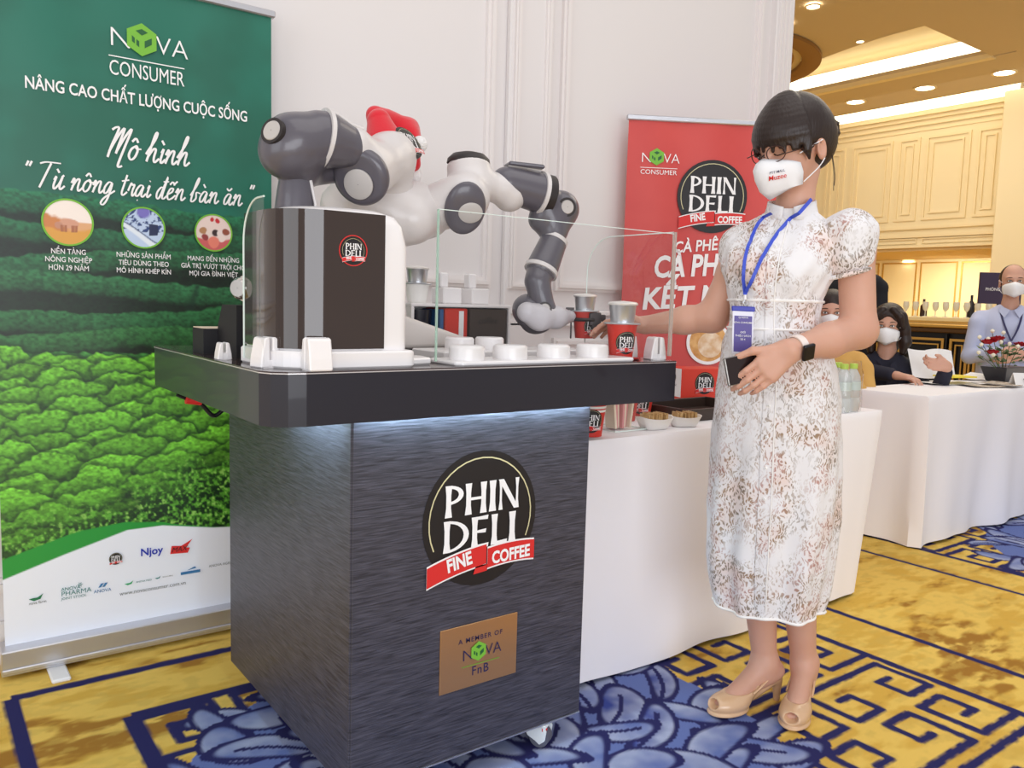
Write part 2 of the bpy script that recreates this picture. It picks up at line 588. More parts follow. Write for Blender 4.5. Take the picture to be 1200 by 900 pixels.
# ------------------------------------------------------------------ white panelled wall
paint = mat('white_wall_paint', lin(228, 223, 222), .55)
trimp = mat('white_trim_paint', lin(232, 226, 224), .45)
WY = 2.83
wall = struct(MB().box((-3, WY, 0), (3.90, WY+.25, 4.7)).build('wall_back', paint))
def frame(x0, x1, z0, z1, w=.045, d=.018, y=WY, name='moulding', parent=None, material=None):
    m = MB()
    for off, ww, dd in ((0, w, d), (w*.3, w*.35, d*1.7)):
        a0, a1, b0, b1 = x0+off, x1-off, z0+off, z1-off
        m.box((a0, y-dd, b0), (a0+ww, y, b1)).box((a1-ww, y-dd, b0), (a1, y, b1))
        m.box((a0+ww, y-dd, b0), (a1-ww, y, b0+ww)).box((a0+ww, y-dd, b1-ww), (a1-ww, y, b1))
    return m.build(name, material or trimp, parent)
frame(.02, 1.975, 1.19, 4.4, parent=wall)
frame(2.325, 3.68, 1.19, 4.4, parent=wall)
frame(.02, 1.975, .22, .98, parent=wall)
frame(2.325, 3.68, .22, .98, parent=wall)
MB().box((2.035, WY-.03, 0), (2.265, WY, 4.7)).build('pilaster', paint, wall, bevel=.006)
frame(2.055, 2.245, 1.19, 4.4, .03, .012, WY-.03, parent=wall)
MB().box((3.765, WY-.04, 0), (3.915, WY+.27, 4.7)).build('pilaster', paint, wall, bevel=.006)
for x in (3.795, 3.83, 3.865): MB().box((x-.006, WY-.047, .2), (x+.006, WY-.04, 4.5)).build('flute', trimp, wall)
struct(MB().box((-3, WY-.03, 1.03), (3.765, WY, 1.05)).box((-3, WY-.02, 1.05), (3.765, WY, 1.08)).box((-3, WY-.04, 1.08), (3.765, WY, 1.105)).build('trim_1', trimp, bevel=.006))
struct(MB().box((-3, WY-.02, 0), (3.765, WY, .13)).box((-3, WY-.03, 0), (3.765, WY, .02)).build('baseboard_back', trimp, bevel=.005))

# ------------------------------------------------------------------ hall beyond: ceiling with light coves, far wall
tan = mat('tan_ceiling_paint', lin(210, 192, 164), .8)
cream = mat('cream_ceiling_paint', lin(240, 224, 186), .7)
ivory = mat('ivory_wall_paint', lin(240, 226, 190), .6)
cove = mat('lit_cove_band', (1.0, .93, .70), .5, emit=2.6)  # cove faces lit by hidden strips; their brightness is put in as emission
lamp = mat('downlight_lamp', (1.0, .92, .75), .5, emit=9)
CZ = 5.0
# main ceiling plane with its curved opening towards the cove
opening = [(13.2, 5.93), (11.2, 5.93)]+[tuple(p) for p in spline([(11.2, 5.93), (11.25, 6.6), (11.45, 7.5), (11.9, 8.9), (12.4, 10.5), (13.0, 13.0)], 6)[1:]]
m = MB()
pl = [(4.2, 2.0), (19, 2.0), (19, 5.6), (13.2, 5.6)]+opening+[(13.0, 14), (4.2, 14)]
m.prism(pl, (0, 0, CZ), (1, 0, 0), (0, 1, 0), (0, 0, 1), .45)
ceil = struct(m.build('ceiling', tan))
MB().box((11.0, 5.4, CZ+.5), (16.2, 14, CZ+.6)).build('upper_ceiling', cream, ceil)
MB().box((13.25, 5.6, CZ), (15.0, 14, CZ+.12)).build('light_strip_soffit', tan, ceil)
m = MB().box((13.2, 5.93, CZ-.02), (13.34, 14, CZ+.03)).box((13.24, 5.93, CZ+.03), (13.34, 14, CZ+.06))
m.build('cove_ledge', cream, ceil)
MB().box((13.3, 5.95, CZ+.09), (13.36, 14, CZ+.34)).build('cove_glow_band', cove, ceil)
MB().box((14.98, 5.95, CZ), (15.06, 14, CZ+.1)).build('cove_edge', cream, ceil)
# raised oval dome at the top left of the hall ceiling
dc = Vector((10.3, 9.15, CZ)); rad = (1.75, 1.75)
m = MB()
m.lathe(dc, [(1.9, -.01), (1.9, -.06), (1.72, -.09), (1.62, -.05), (1.6, .1), (1.45, .1)], 60)
m.build('dome_rim', mat('dome_rim_paint', lin(150, 112, 62), .7), ceil, True)
m = MB().lathe(dc, [(1.5, -.005), (.01, -.005)], 60)
m.build('dome_recess', mat('dome_recess_paint', lin(170, 130, 72), .7), ceil)
# far wall with cornice, soffit and panel mouldings
FX = 16.0
fw = struct(MB().box((FX, 6.66, 2.42), (FX+.3, 14, CZ+.5)).build('wall_far', ivory))
MB().box((FX-.03, 6.66, CZ+.05), (FX, 14, CZ+.3)).build('cove_glow_band', cove, ceil)
m = MB()
for i, (o, z0, z1) in enumerate(((.10, 4.86, 4.98), (.16, 4.93, 5.02), (.05, 4.76, 4.86), (.02, 4.66, 4.70))): m.box((FX-o, 6.66, z0), (FX, 14, z1))
m.build('cornice', cream, fw)
for z in (2.42, 2.62, 2.78): MB().box((FX-.05, 6.66, z), (FX, 14, z+.05)).build('moulding', cream, fw)
def xframe(y0, y1, z0, z1, x=FX, w=.05, d=.03, parent=None, material=None, name='moulding'):
    m = MB()
    m.box((x-d, y0, z0), (x, y0+w, z1)).box((x-d, y1-w, z0), (x, y1, z1)).box((x-d, y0+w, z0), (x, y1-w, z0+w)).box((x-d, y0+w, z1-w), (x, y1-w, z1))
    return m.build(name, material or cream, parent)
for y0, y1 in ((6.85, 7.3), (7.42, 8.25), (8.37, 8.8), (8.92, 9.8), (9.95, 10.4)):
    xframe(y0, y1, 2.95, 4.55, parent=fw)
    xframe(y0+.12, y1-.12, 3.07, 4.43, w=.03, parent=fw)
for y0, y1 in ((6.8, 8.2), (8.3, 10.0)): xframe(y0, y1, 2.5, 2.6, w=.02, parent=fw)
struct(MB().box((15.4, 3.0, 0), (16.4, 6.66, CZ)).build('wall_pillar', ivory, bevel=.02))
struct(MB().box((FX, 6.66, 2.36), (19, 14, 2.42)).build('ceiling_soffit', mat('soffit_paint', lin(200, 172, 125), .8)))
bw = struct(MB().box((18.6, 4, 0), (18.9, 14, 2.5)).build('wall_bar', mat('bar_wall_panel', lin(244, 230, 188), .4)))
for y0 in ar(6.9, 11.5, .9): xframe(float(y0), float(y0)+.82, .9, 2.3, 18.6, .03, .02, bw, mat('brass_trim', lin(214, 176, 96), .35, .6))
area('bar_light', (17.6, 8.6, 2.3), (18.4, 8.6, .8), 1.0, 120, (1, .9, .7), 4.5)
struct(MB().box((3.9, 13.9, 0), (19, 14.1, CZ+.5)).build('wall_hall', ivory))
struct(MB().box((16.4, -9, 0), (16.6, 3.0, CZ)).build('wall_side', ivory))
def downlight(x, y, z, r, label):
    t = thing('downlight', label, 'ceiling light', (x, y, z), group='recessed downlights in the hall ceiling')
    MB().lathe((x, y, z), [(r*1.25, 0), (r*1.25, -.012), (r, -.016), (r, -.004)], 24).build('ring', cream, t, True)
    MB().lathe((x, y, z), [(r, -.006), (.001, -.006)], 24).build('lamp', lamp, t)
for i, (p, l) in enumerate((((14.257,8.742,5), 'leftmost of three large round downlights under the light strip soffit'), ((14.225,7.444,5), 'middle of three large round downlights under the light strip soffit'), ((14.23,6.181,5), 'rightmost of three large round downlights under the light strip soffit'))):
    downlight(p[0], p[1], p[2], .15, l)
for p, l in (((16.718,10.371,5.49), 'left round downlight inside the cove above the far wall'), ((16.721,8.089,5.49), 'right round downlight inside the cove above the far wall')): downlight(p[0], p[1], p[2], .13, l)
for p, l in (((11.153,6.831,5), 'tiny downlight right of the ceiling dome'), ((11.355,7.868,5), 'tiny downlight below the ceiling dome by the white wall')): downlight(p[0], p[1], p[2], .05, l)
for p, l in (((9.409,6.443,4.98), 'upper bright spotlight inside the ceiling dome'), ((9.746,7.08,4.98), 'lower bright spotlight inside the ceiling dome')): downlight(p[0], p[1], p[2], .08, l)
for p, l in (((18.614,9.815,2.355), 'warm downlight in the soffit over the bar'),): downlight(p[0], p[1], p[2], .14, l)

# ------------------------------------------------------------------ black and gold balustrade
blk = mat('black_iron', (.012, .011, .012), .4, .3)
gold = mat('gold_leaf_metal', lin(205, 160, 84), .35, .8)
bx = 7.5
t = thing('balustrade', 'black and gold lattice balustrade in front of the bar', 'balustrade', (bx, 3.5, 0))
MB().box((bx+.01, 1.9, .05), (bx+.04, 5.2, .97)).build('backing_panel', blk, t)
MB().box((bx-.04, 1.9, .97), (bx+.07, 5.2, 1.015)).build('top_rail', mat('dark_bronze', lin(90, 62, 34), .35, .5), t, bevel=.008)
MB().box((bx-.05, 1.9, 1.015), (bx+.08, 5.2, 1.045)).build('hand_rail', gold, t, bevel=.006)
y = 2.0
k = 0
while y < 5:
    w = .42 if k % 2 else .16
    xframe(y, y+w, .42, .92, bx, .022, .02, t, gold, 'gold_frame')
    xframe(y+.045, y+w-.045, .47, .87, bx, .012, .015, t, gold, 'gold_frame')
    if k % 2:
        xframe(y+.10, y+w-.10, .55, .79, bx, .014, .018, t, blk, 'inner_frame')
        for q in range(3): MB().box((bx-.02, y+.14+q*.06, .56), (bx, y+.152+q*.06, .78)).build('bar', blk, t)
    MB().box((bx-.03, y+w+.018, .06), (bx, y+w+.034, .96)).build('bar', gold if k % 2 else blk, t)
    for q in range(int(w/.05)):
        MB().lathe((bx-.006, y+.03+q*.05, .31+.03*(q % 2)), [(.001, -.012), (.02, -.004), (.02, .004), (.001, .012)], 8, (1, 0, 0)).build('rosette', gold, t)
    y += w+.05
    k += 1

# bar counter, glasses and sign further back
cx = 11.0
cz = 1.10
t = thing('bar_counter', 'pale gold bar counter behind the balustrade', 'counter', (cx, 5.5, 0))
MB().box((cx, 3.6, 0), (cx+.6, 7.2, cz-.06)).build('body', mat('counter_front', lin(226, 196, 130), .4), t)
MB().box((cx-.05, 3.55, cz-.06), (cx+.65, 7.25, cz)).build('worktop', mat('counter_top', lin(240, 220, 170), .25), t, bevel=.01)
glass = mat('clear_glass', (.96, .97, .97), .03, trans=1, ior=1.3)
gl = None
for i, px in enumerate((11.2,5.869,1.08)[1]-.135*q for q in range(9)):
    if gl is None:
        gl = MB().lathe((0, 0, 0), [(.001, 0), (.035, 0), (.035, .004), (.006, .012), (.005, .07), (.03, .1), (.04, .15), (.033, .2)], 12).build('wine_glass', mat('pale_glass', lin(225, 220, 205), .1), None, True)
        g = gl
    else:
        g = gl.copy(); C.objects.link(g)
    g.location = (cx+.15, px, cz)
    tag(g, 'small stemmed glass in the row on the bar counter', 'glass', 'glasses on the bar counter')
for i, (dy, h, c) in enumerate(((.12, .24, (60, 40, 30)), (.75, .3, (35, 28, 26)))):
    yy = (11.2,5.869,1.08)[1]-dy
    b = MB().lathe((cx+.4, yy, cz), [(.001, 0), (.045, 0), (.045, h*.6), (.016, h*.75), (.016, h), (.001, h)], 12).build('bottle', mat('bottle_brown_%d' % i, lin(*c), .25), None, True)
    tag(b, ('short' if i == 0 else 'tall')+' dark bottle behind the glasses on the bar counter', 'bottle')
# sign board
sp = (7.123,2.987,1.355)
sx, sy = (.801, -.598, 0), (0, 0, 1)
t = thing('sign_board', 'dark purple information board on a stand behind the man', 'sign', (sp[0], sp[1], 0))
MB().obox(sp, (.136, -.1015, 0), (.006, .008, 0), (0, 0, .125)).build('board', mat('purple_board', lin(62, 48, 74), .4), t)
m = MB()
f0 = Vector(sp)+Vector((-.008, -.0105, 0))
m.text('HƯỚNG DẪN', f0+Vector((.02, -.015, .05)), sx, sy, .042, 0, .01, 0, 'LEFT')
m.text('PHÒNG HỌP', f0+Vector((-.1, .075, -.02)), sx, sy, .034, 0, .01)
m.build('lettering', mat('white_print', lin(240, 238, 238), .6), t)
MB().cyl((sp[0], sp[1], .02), (sp[0], sp[1], sp[2]-.125), .015).build('post', blk, t, True)
MB().lathe((sp[0], sp[1], 0), [(.001, .02), (.15, .02), (.16, 0)], 24).build('base', blk, t)

# ------------------------------------------------------------------ printed logos
ink_black = mat('print_black', lin(30, 26, 28), .45)
ink_white = mat('print_white', lin(246, 244, 244), .5)
ink_cream = mat('print_cream', lin(214, 205, 160), .5)
ink_red = mat('print_red', lin(216, 44, 42), .5)
ink_green = mat('print_lime', lin(120, 186, 60), .5)
ink_dgreen = mat('print_dark_green', lin(36, 96, 52), .5)
LOGO = [ink_black, ink_cream, ink_white, ink_red]
def stem(x, w, y0=0, y1=1, fl=.035):
    a, b = x-w/2, x+w/2
    m = [(a-fl, y0), (a, y0+.3*(y1-y0)), (a, y0+.7*(y1-y0)), (a-fl*.8, y1)]
    return m+[(2*x-px, py) for px, py in reversed(m)]
def bar(x0, x1, y, w, fl=.03):
    return [(x0, y-w/2), (x1, y-w/2-fl), (x1+.02, y+w/2+fl), (x0, y+w/2)]
def bowl(x, rx, y0, y1, wx, wy):
    cy, ry = (y0+y1)/2, (y1-y0)/2
    o = [(x+rx*math.sin(math.pi*i/14), cy-ry*math.cos(math.pi*i/14)) for i in range(15)]
    q = [(x+(rx-wx)*math.sin(math.pi*i/14), cy-(ry-wy)*math.cos(math.pi*i/14)) for i in range(15)]
    return o+q[::-1]
GL = {'P': (.62, [stem(.14, .15), bowl(.14, .46, .40, 1.0, .15, .09)]),
      'H': (.78, [stem(.14, .15), stem(.62, .15), bar(.14, .62, .5, .09, 0)]),
      'I': (.30, [stem(.14, .17)]),
      'N': (.80, [stem(.11, .07), stem(.66, .07), [(.02, 1), (.2, 1), (.72, 0), (.56, 0)]]),
      'D': (.84, [stem(.14, .15), bowl(.14, .66, 0, 1.0, .16, .08)]),
      'E': (.62, [stem(.14, .15), bar(.14, .54, .95, .08), bar(.14, .48, .52, .07), bar(.14, .56, .05, .08)]),
      'L': (.58, [stem(.14, .15), bar(.14, .54, .05, .09)])}
def word(m, s, o, ux, uy, h, width, mi):
    tot = sum(GL[c][0] for c in s)
    sx = width/tot
    x = 0
    nn = ux.cross(uy)*(h*.0022)
    for c in s:
        for k, p in enumerate(GL[c][1]): m.flat([((x+px)*sx, py*h) for px, py in p], o+nn*k, ux, uy, mi)
        x += GL[c][0]
def logo(o, ux, uy, r, name='logo', parent=None, e=.0008, curve=None):
    """round coffee emblem: dark disc, cream arc, two words and a red ribbon"""
    m = MB()
    o, ux, uy = Vector(o), Vector(ux), Vector(uy)
    n = ux.cross(uy)
    n40 = 40
    m.loft([[o+n*e+ux*(r*k*math.cos(2*math.pi*i/n40))+uy*(r*k*math.sin(2*math.pi*i/n40)) for i in range(n40)] for k in (1.0, .8, .6, .4, .2, .01)], 0)
    def arcband(r0, r1, a0, a1, k=24):
        p = [(r0*math.cos(a0+(a1-a0)*i/k), r0*math.sin(a0+(a1-a0)*i/k)) for i in range(k+1)]
        return p+[(r1*math.cos(a0+(a1-a0)*i/k), r1*math.sin(a0+(a1-a0)*i/k)) for i in range(k, -1, -1)]
    m.flat(arcband(r*.885, r*.905, R(-25), R(205)), o+n*2*e, ux, uy, 1)
    word(m, 'PHIN', o+n*3*e-ux*r*.66+uy*r*.08, ux, uy, r*.46, r*1.36, 2)
    word(m, 'DELI', o+n*3*e-ux*r*.68+uy*r*-.43, ux, uy, r*.46, r*1.32, 2)
    def band(x0, x1, ya, yb, hh, sag, grow=0):
        k = 10
        pts = [(x0+(x1-x0)*i/k, ya+(yb-ya)*i/k+sag*4*(i/k)*(1-i/k)) for i in range(k+1)]
        return [(r*x, r*(y+grow)) for x, y in pts]+[(r*x, r*(y-hh-grow)) for x, y in reversed(pts)]
    for x0, x1, ya, yb, w, wx, wy, sz, ang in ((-.93, .08, -.60, -.40, 'FINE', -.38, -.675, .27, 10), (.1, .97, -.47, -.46, 'COFFEE', .53, -.70, .255, 1)):
        m.flat(band(x0, x1, ya, yb, .29, .03, .025), o+n*4*e, ux, uy, 2)
        m.flat(band(x0, x1, ya, yb, .29, .03), o+n*5*e, ux, uy, 3)
        c, s_ = math.cos(R(ang)), math.sin(R(ang))
        m.text(w, o+n*6*e+ux*r*wx+uy*r*wy, ux*c+uy*s_, uy*c-ux*s_, r*sz, 2, .035, 0, 'CENTER', .80)
    m.flat([(r*-.1, r*-.70), (r*.12, r*-.70), (r*.1, r*-.80), (r*-.14, r*-.82)], o+n*4*e, ux, uy, 3)
    if curve is not None: m.v = [tuple(curve(Vector(p))) for p in m.v]
    return m.build(name, LOGO, parent)
def nova(o, ux, uy, w, sub, name, parent, ink, subsize=.27, e=.0008, top=None):
    """word mark: N, green cube, VA, a rule and a second line"""
    m = MB()
    o, ux, uy = Vector(o), Vector(ux), Vector(uy)
    n = ux.cross(uy)
    s = w*.36
    m.text('N', o+n*e, ux, uy, s, 0, -.012, 0, 'LEFT', 1.1)
    m.text('VA', o+n*e+ux*w*.61, ux, uy, s, 0, -.012, 0, 'LEFT', .98)
    hx = lambda rr, sx=1: [(rr*math.cos(R(90+60*i))*sx, rr*math.sin(R(90+60*i))) for i in range(6)]
    c = o+ux*w*.43+uy*s*.42
    m.flat(hx(s*.62), c+n*2*e, ux, uy, 1)
    m.flat([(-s*.22, s*.3), (0, s*.4), (s*.22, s*.3), (0, s*.16)], c+n*3*e, ux, uy, 2)
    m.flat([(s*.10, -s*.3), (s*.36, -s*.12), (s*.36, s*.12), (s*.10, -s*.04)], c+n*3*e, ux, uy, 2)
    m.flat([(-s*.36, -s*.12), (-s*.26, -s*.19), (-s*.26, s*.02), (-s*.36, s*.1)], c+n*3*e, ux, uy, 2)
    m.flat([(-s*.2, -s*.23), (-s*.1, -s*.3), (-s*.1, -s*.08), (-s*.2, -s*.02)], c+n*3*e, ux, uy, 2)
    m.flat([(0, -s*.36), (w, -s*.36), (w, -s*.4), (0, -s*.4)], o+n*e, ux, uy, 1 if ink is not ink_white else 0)
    if sub:
        vs, _ = text_mesh(sub, 1, .01, 0, 'LEFT', 1)
        tw = max(v[0] for v in vs)
        m.text(sub, o+n*e-uy*(s*.5+w*subsize*.72)+ux*(0 if top is None else top*w), ux, uy, w*subsize, 0, 0, 0, 'LEFT', (w*(1 if top is None else .5))/(tw*w*subsize))
    return m.build(name, [ink, ink_green, ink_dgreen], parent)

# ------------------------------------------------------------------ tall green roll-up banner
alu = mat('brushed_aluminium', lin(205, 205, 210), .3, .85, bump=(60, .1), stretch=(1, 60, 60))
GX0, GX1, GY, GZ0, GZ1 = .205, 1.008, 2.73, .085, 2.045
gb = thing('rollup_banner', 'tall green roll-up banner with tea plantation print against the white wall', 'banner', (.6, GY, 0))
def gpos(X, Z):
    fold = .0025*np.sin(X*9+1.3)*sstep(1.2, 2.0, Z)+.0015*np.sin(X*23+Z*2)*sstep(1.5, 2.0, Z)
    return np.stack([X, GY+fold, Z], -1)
def gcol(X, Z):
    n = fbm(X*30, Z*30, 21, 3); n2 = fbm(X*110, Z*150, 22, 2); n3 = fbm(X*6, Z*6, 25, 3)
    sky = np.array(lin(22, 110, 90)); col = np.broadcast_to(sky, X.shape+(3,)).copy()
    col = mixc(col, np.array(lin(18, 98, 78)), sstep(.3, .7, n3))
    # terraced tea rows: each crest is a curve, nearer rows brighter and rounder
    dark = np.array(lin(10, 36, 26))
    rows = [(1.40, .02, 34, (22, 92, 60)), (1.33, .015, 30, (24, 84, 52)), (1.25, .02, 26, (30, 88, 52)), (1.17, .012, 22, (36, 92, 54)), (1.085, .015, 20, (34, 88, 48)), (1.01, .02, 18, (40, 92, 46)), (.94, .015, 16, (56, 124, 50))]
    for i, (z, amp, fr, c) in enumerate(rows):
        top = z+amp*np.sin(X*5+i*2.1)+.02*(X-.6)*(-1 if i % 2 else 1)+(n-.5)*.02
        below = sstep(.0, .006, top-Z)
        dep = np.clip((top-Z)/(.07), 0, 1)
        c0 = np.array(lin(*c))
        sh = c0*(1.5-1.0*dep[..., None])*(.35+1.4*n2[..., None])
        sh = sh*(1-.75*sstep(.75, 1, dep)[..., None])
        col = col*(1-below[..., None])+sh*below[..., None]
        gap = below*sstep(.018, .0, np.abs(X-(.62+.05*i % .3)-.35*(Z-z)))*(i % 2)
        col = mixc(col, dark, gap*.7)
    # rounded bushes in front
    rng = random.Random(5)
    bs = []
    z = .90
    while z > .26:
        f = (.98-z)/.72
        step = .13+.1*f
        x = .12+rng.uniform(0, step)
        while x < 1.1:
            bs.append((x, z+rng.uniform(-.015, .015)-.08*(x-.6)*f, step*rng.uniform(.55, .75), .045+.05*f+rng.uniform(0, .01), rng.random(), f))
            x += step*rng.uniform(.8, 1.05)
        z -= .035+.03*f
    for bx_, bz, rx, rz, sh, f in bs:
        i0, i1 = np.searchsorted(X[:, 0], (bx_-rx*1.1, bx_+rx*1.1)); j0, j1 = np.searchsorted(Z[0], (bz-rz*1.3, bz+rz*1.3))
        if i1-i0 < 2 or j1-j0 < 2: continue
        sl = (slice(i0, i1), slice(j0, j1))
        x, zz = X[sl], Z[sl]
        q = np.hypot((x-bx_)/rx, (zz-bz)/rz)+(n[sl]-.5)*.5
        m = sstep(1.0, .93, q)
        rim_ = sstep(1.22, 1.0, q)*.7
        col[sl] = mixc(col[sl], np.array(lin(10, 44, 18)), rim_)
        up = np.clip(.5+.5*(zz-bz)/rz, 0, 1)
        bright = np.array(lin(112, 190, 52))*(.8+.5*sh); low = np.array(lin(12, 58, 22))
        c = mixc(np.broadcast_to(low, x.shape+(3,)), bright, up**1.6)*(.25+1.5*n2[sl])[..., None]
        col[sl] = col[sl]*(1-m[..., None])+c*m[..., None]
    # leafy foreground
    lf = sstep(.62, .40, Z+.30*(X-.55)*-1+(n-.5)*.06)
    l1 = fbm(X*120, Z*120, 31, 2); l2 = fbm(X*45, Z*45, 33, 3)
    leaf = mixc(np.broadcast_to(np.array(lin(12, 44, 16)), X.shape+(3,)), np.array(lin(96, 172, 52)), sstep(.4, .68, l1*.65+l2*.35))
    leaf = mixc(leaf, np.array(lin(170, 216, 110)), sstep(.68, .8, l1)*.7)
    leaf = mixc(leaf, np.array(lin(10, 34, 14)), sstep(.58, .66, fbm(X*10, Z*10, 37, 3))*.7)
    col = col*(1-lf[..., None])+leaf*lf[..., None]
    # white foot with a green swoosh
    t = (X-GX0)/(GX1-GX0)
    edge = np.interp(t, [0, .2, .42, .55, .75, 1.0], [.285, .335, .385, .385, .355, .335])
    sw = edge+np.interp(t, [0, .25, .45, .6, .8], [.06, .055, .022, .006, 0])
    col = mixc(col, np.array(lin(34, 150, 52)), sstep(.002, -.002, Z-sw))
    col = mixc(col, np.array(lin(238, 241, 250)), sstep(.002, -.002, Z-edge))
    return col
gx = np.linspace(GX0, GX1, 290); gz = np.linspace(GZ0, GZ1, 690)
cv = color_grid('canvas', gx[::-1], gz, gpos, lambda X, Z: gcol(X[::-1], Z)[::-1], vcol_mat('banner_print', .42, spec=.5, coat=.15), gb)
MB().box((GX0-.01, GY-.012, GZ1-.005), (GX1+.012, GY+.012, GZ1+.018)).build('top_rail', alu, gb, bevel=.004)
MB().box((GX0-.015, GY-.055, .012), (GX1+.02, GY+.045, .085)).box((GX0-.015, GY-.061, .02), (GX1+.02, GY-.055, .034)).build('cassette', alu, gb, bevel=.006)
for x in (GX0+.1, GX1-.13): MB().box((x, GY-.15, 0), (x+.05, GY+.07, .012)).build('foot', mat('white_plastic', lin(236, 236, 238), .4), gb, bevel=.004)
MB().cyl((.6, GY+.03, .08), (.6, GY+.03, GZ1), .008).build('support_pole', alu, gb, True)
gux, guy = (1, 0, 0), (0, 0, 1)
gf = GY-.0052
nova((.515, gf, 1.855), gux, guy, .215, 'CONSUMER', 'logo', gb, ink_white, .285)
MB().text('NÂNG CAO CHẤT LƯỢNG CUỘC SỐNG', (.612, gf, 1.695), gux, guy, .0475, 0, .016, 0, 'CENTER', .72).build('lettering', ink_white, gb)
# hand-lettered slogan drawn as brush strokes
CUR = {'M': (1.5, [[(0, 1.9), (.25, 2.1), (.45, 2.0), (.2, .8), (.1, 0)], [(.12, .4), (.5, 1.5), (.85, 2.1), (.7, 1.0), (.62, .3)], [(.65, .5), (1.0, 1.5), (1.35, 2.1), (1.15, .9), (.95, -.3), (1.0, -.6), (1.25, -.5)]]),
       'T': (1.2, [[(-.1, 1.9), (.4, 2.05), (1.5, 2.05)], [(.75, 2.0), (.5, 1.0), (.25, 0)]]),
       'o': (.8, [[(.45, 1), (.15, .75), (.05, .3), (.25, 0), (.5, .2), (.6, .7), (.45, 1), (.5, .8), (.85, .8)]]),
       'a': (.9, [[(.6, .9), (.3, .95), (.05, .5), (.1, .05), (.35, .15), (.6, .9), (.55, .2), (.7, 0), (.95, .3)]]),
       'n': (.95, [[(0, .6), (.15, 1), (.2, .6), (.1, 0)], [(.12, .3), (.4, .9), (.6, .9), (.58, .3), (.7, 0), (.98, .3)]]),
       'h': (.95, [[(-.05, .5), (.4, 1.6), (.45, 2.1), (.3, 1.8), (.1, 0)], [(.12, .3), (.4, .9), (.6, .9), (.58, .3), (.7, 0), (.98, .3)]]),
       'i': (.45, [[(.1, .7), (.22, 1), (.15, .3), (.25, 0), (.5, .3)]]),
       'u': (.95, [[(.05, .7), (.18, 1), (.1, .3), (.22, 0), (.5, .4), (.66, 1), (.58, .3), (.7, 0), (.98, .3)]]),
       'g': (.9, [[(.6, .9), (.3, .95), (.05, .5), (.1, .05), (.35, .15), (.6, .9), (.5, -.3), (.25, -.9), (0, -.8), (.2, -.35), (.95, .3)]]),
       't': (.6, [[(.3, 1.7), (.2, .8), (.15, .2), (.3, 0), (.6, .3)], [(-.05, 1.15), (.55, 1.3)]]),
       'r': (.7, [[(.05, .4), (.2, 1.05), (.3, .9), (.5, .95), (.42, .4), (.5, 0), (.72, .3)]]),
       'd': (.95, [[(.6, .9), (.3, .95), (.05, .5), (.1, .05), (.35, .15), (.72, 1.9), (.55, .3), (.7, 0), (.98, .3)]]),
       'e': (.75, [[(.05, .4), (.4, .65), (.45, .95), (.2, .9), (.05, .4), (.2, 0), (.5, .1), (.78, .4)]]),
       'b': (.85, [[(-.05, .5), (.4, 1.6), (.42, 2.1), (.25, 1.6), (.08, .2), (.25, 0), (.5, .3), (.45, .8), (.85, .75)]]),
       ' ': (.5, []),
       '"': (.6, [[(.1, 2.0), (.0, 1.6)], [(.35, 2.0), (.25, 1.6)]])}
MK = {'^': [[(-.22, 1.25), (0, 1.5), (.22, 1.22)]], '`': [[(-.2, 1.6), (.05, 1.3)]], "'": [[(.1, 1.75), (.3, 2.05)]], '.': [[(-.03, -.3), (.05, -.32)]], '~': [[(-.25, 1.45), (0, 1.25), (.25, 1.5)]], '-': [[(.1, 1.45), (.6, 1.5)]], 'i': [[(0, 1.35), (.04, 1.4)]], '*': [[(.3, .95), (.45, 1.15)]], ':': [[(.15, 1.3), (.4, 1.6)]]}
def cursive(m, seq, o, ux, uy, h, sx=1, slant=.25, w=.07):
    o, ux, uy = Vector(o), Vector(ux), Vector(uy)
    x = 0
    lift = [0]
    def stroke(pts, ox):
        P = spline([(ox+p[0]+slant*p[1], p[1]) for p in pts], 5)
        L, Rr = [], []
        for i, p in enumerate(P):
            d = P[min(i+1, len(P)-1)]-P[max(i-1, 0)]
            d = d/(np.linalg.norm(d)+1e-9)
            nn = np.array((-d[1], d[0]))
            ww = w*(.75+.5*abs(d[1]))
            L.append(p+nn*ww); Rr.append(p-nn*ww)
        lift[0] += .00008
        vs = [o+ux.cross(uy)*(lift[0]+.00002*(k//2)/len(L))+ux*(p[0]*h*sx)+uy*(p[1]*h) for k, p in enumerate(p for q in zip(L, Rr) for p in q)]
        m.add(vs, [(2*i, 2*i+1, 2*i+3, 2*i+2) for i in range(len(L)-1)])
    for g, marks in seq:
        wd, st = CUR[g]
        for s_ in st: stroke(s_, x)
        for k in marks:
            for s_ in MK[k]: stroke(s_, x+(.3 if g != 'i' else .15))
        x += wd
    return x
def seqof(s):
    out = []
    i = 0
    for tok in s.split('|'):
        out.append((tok[0], tok[1:]))
    return out
def curs_line(parts, cxm, z, h, sx):
    tot = sum(CUR[g][0] for g, _ in parts)
    m = MB()
    cursive(m, parts, (cxm-tot*h*sx/2-.1*h, gf, z), gux, guy, h, sx)
    m.build('lettering', ink_white, gb)
curs_line(seqof('M|o^| |h|i`|n|h'), .625, 1.53, .043, .9)
curs_line(seqof('"| |T|u`*| |n|o^|n|g| |t|r|a.|ii| |d-|e^:|n| |b|a`|n| |a~|n| |"'), .615, 1.422, .036, .9)
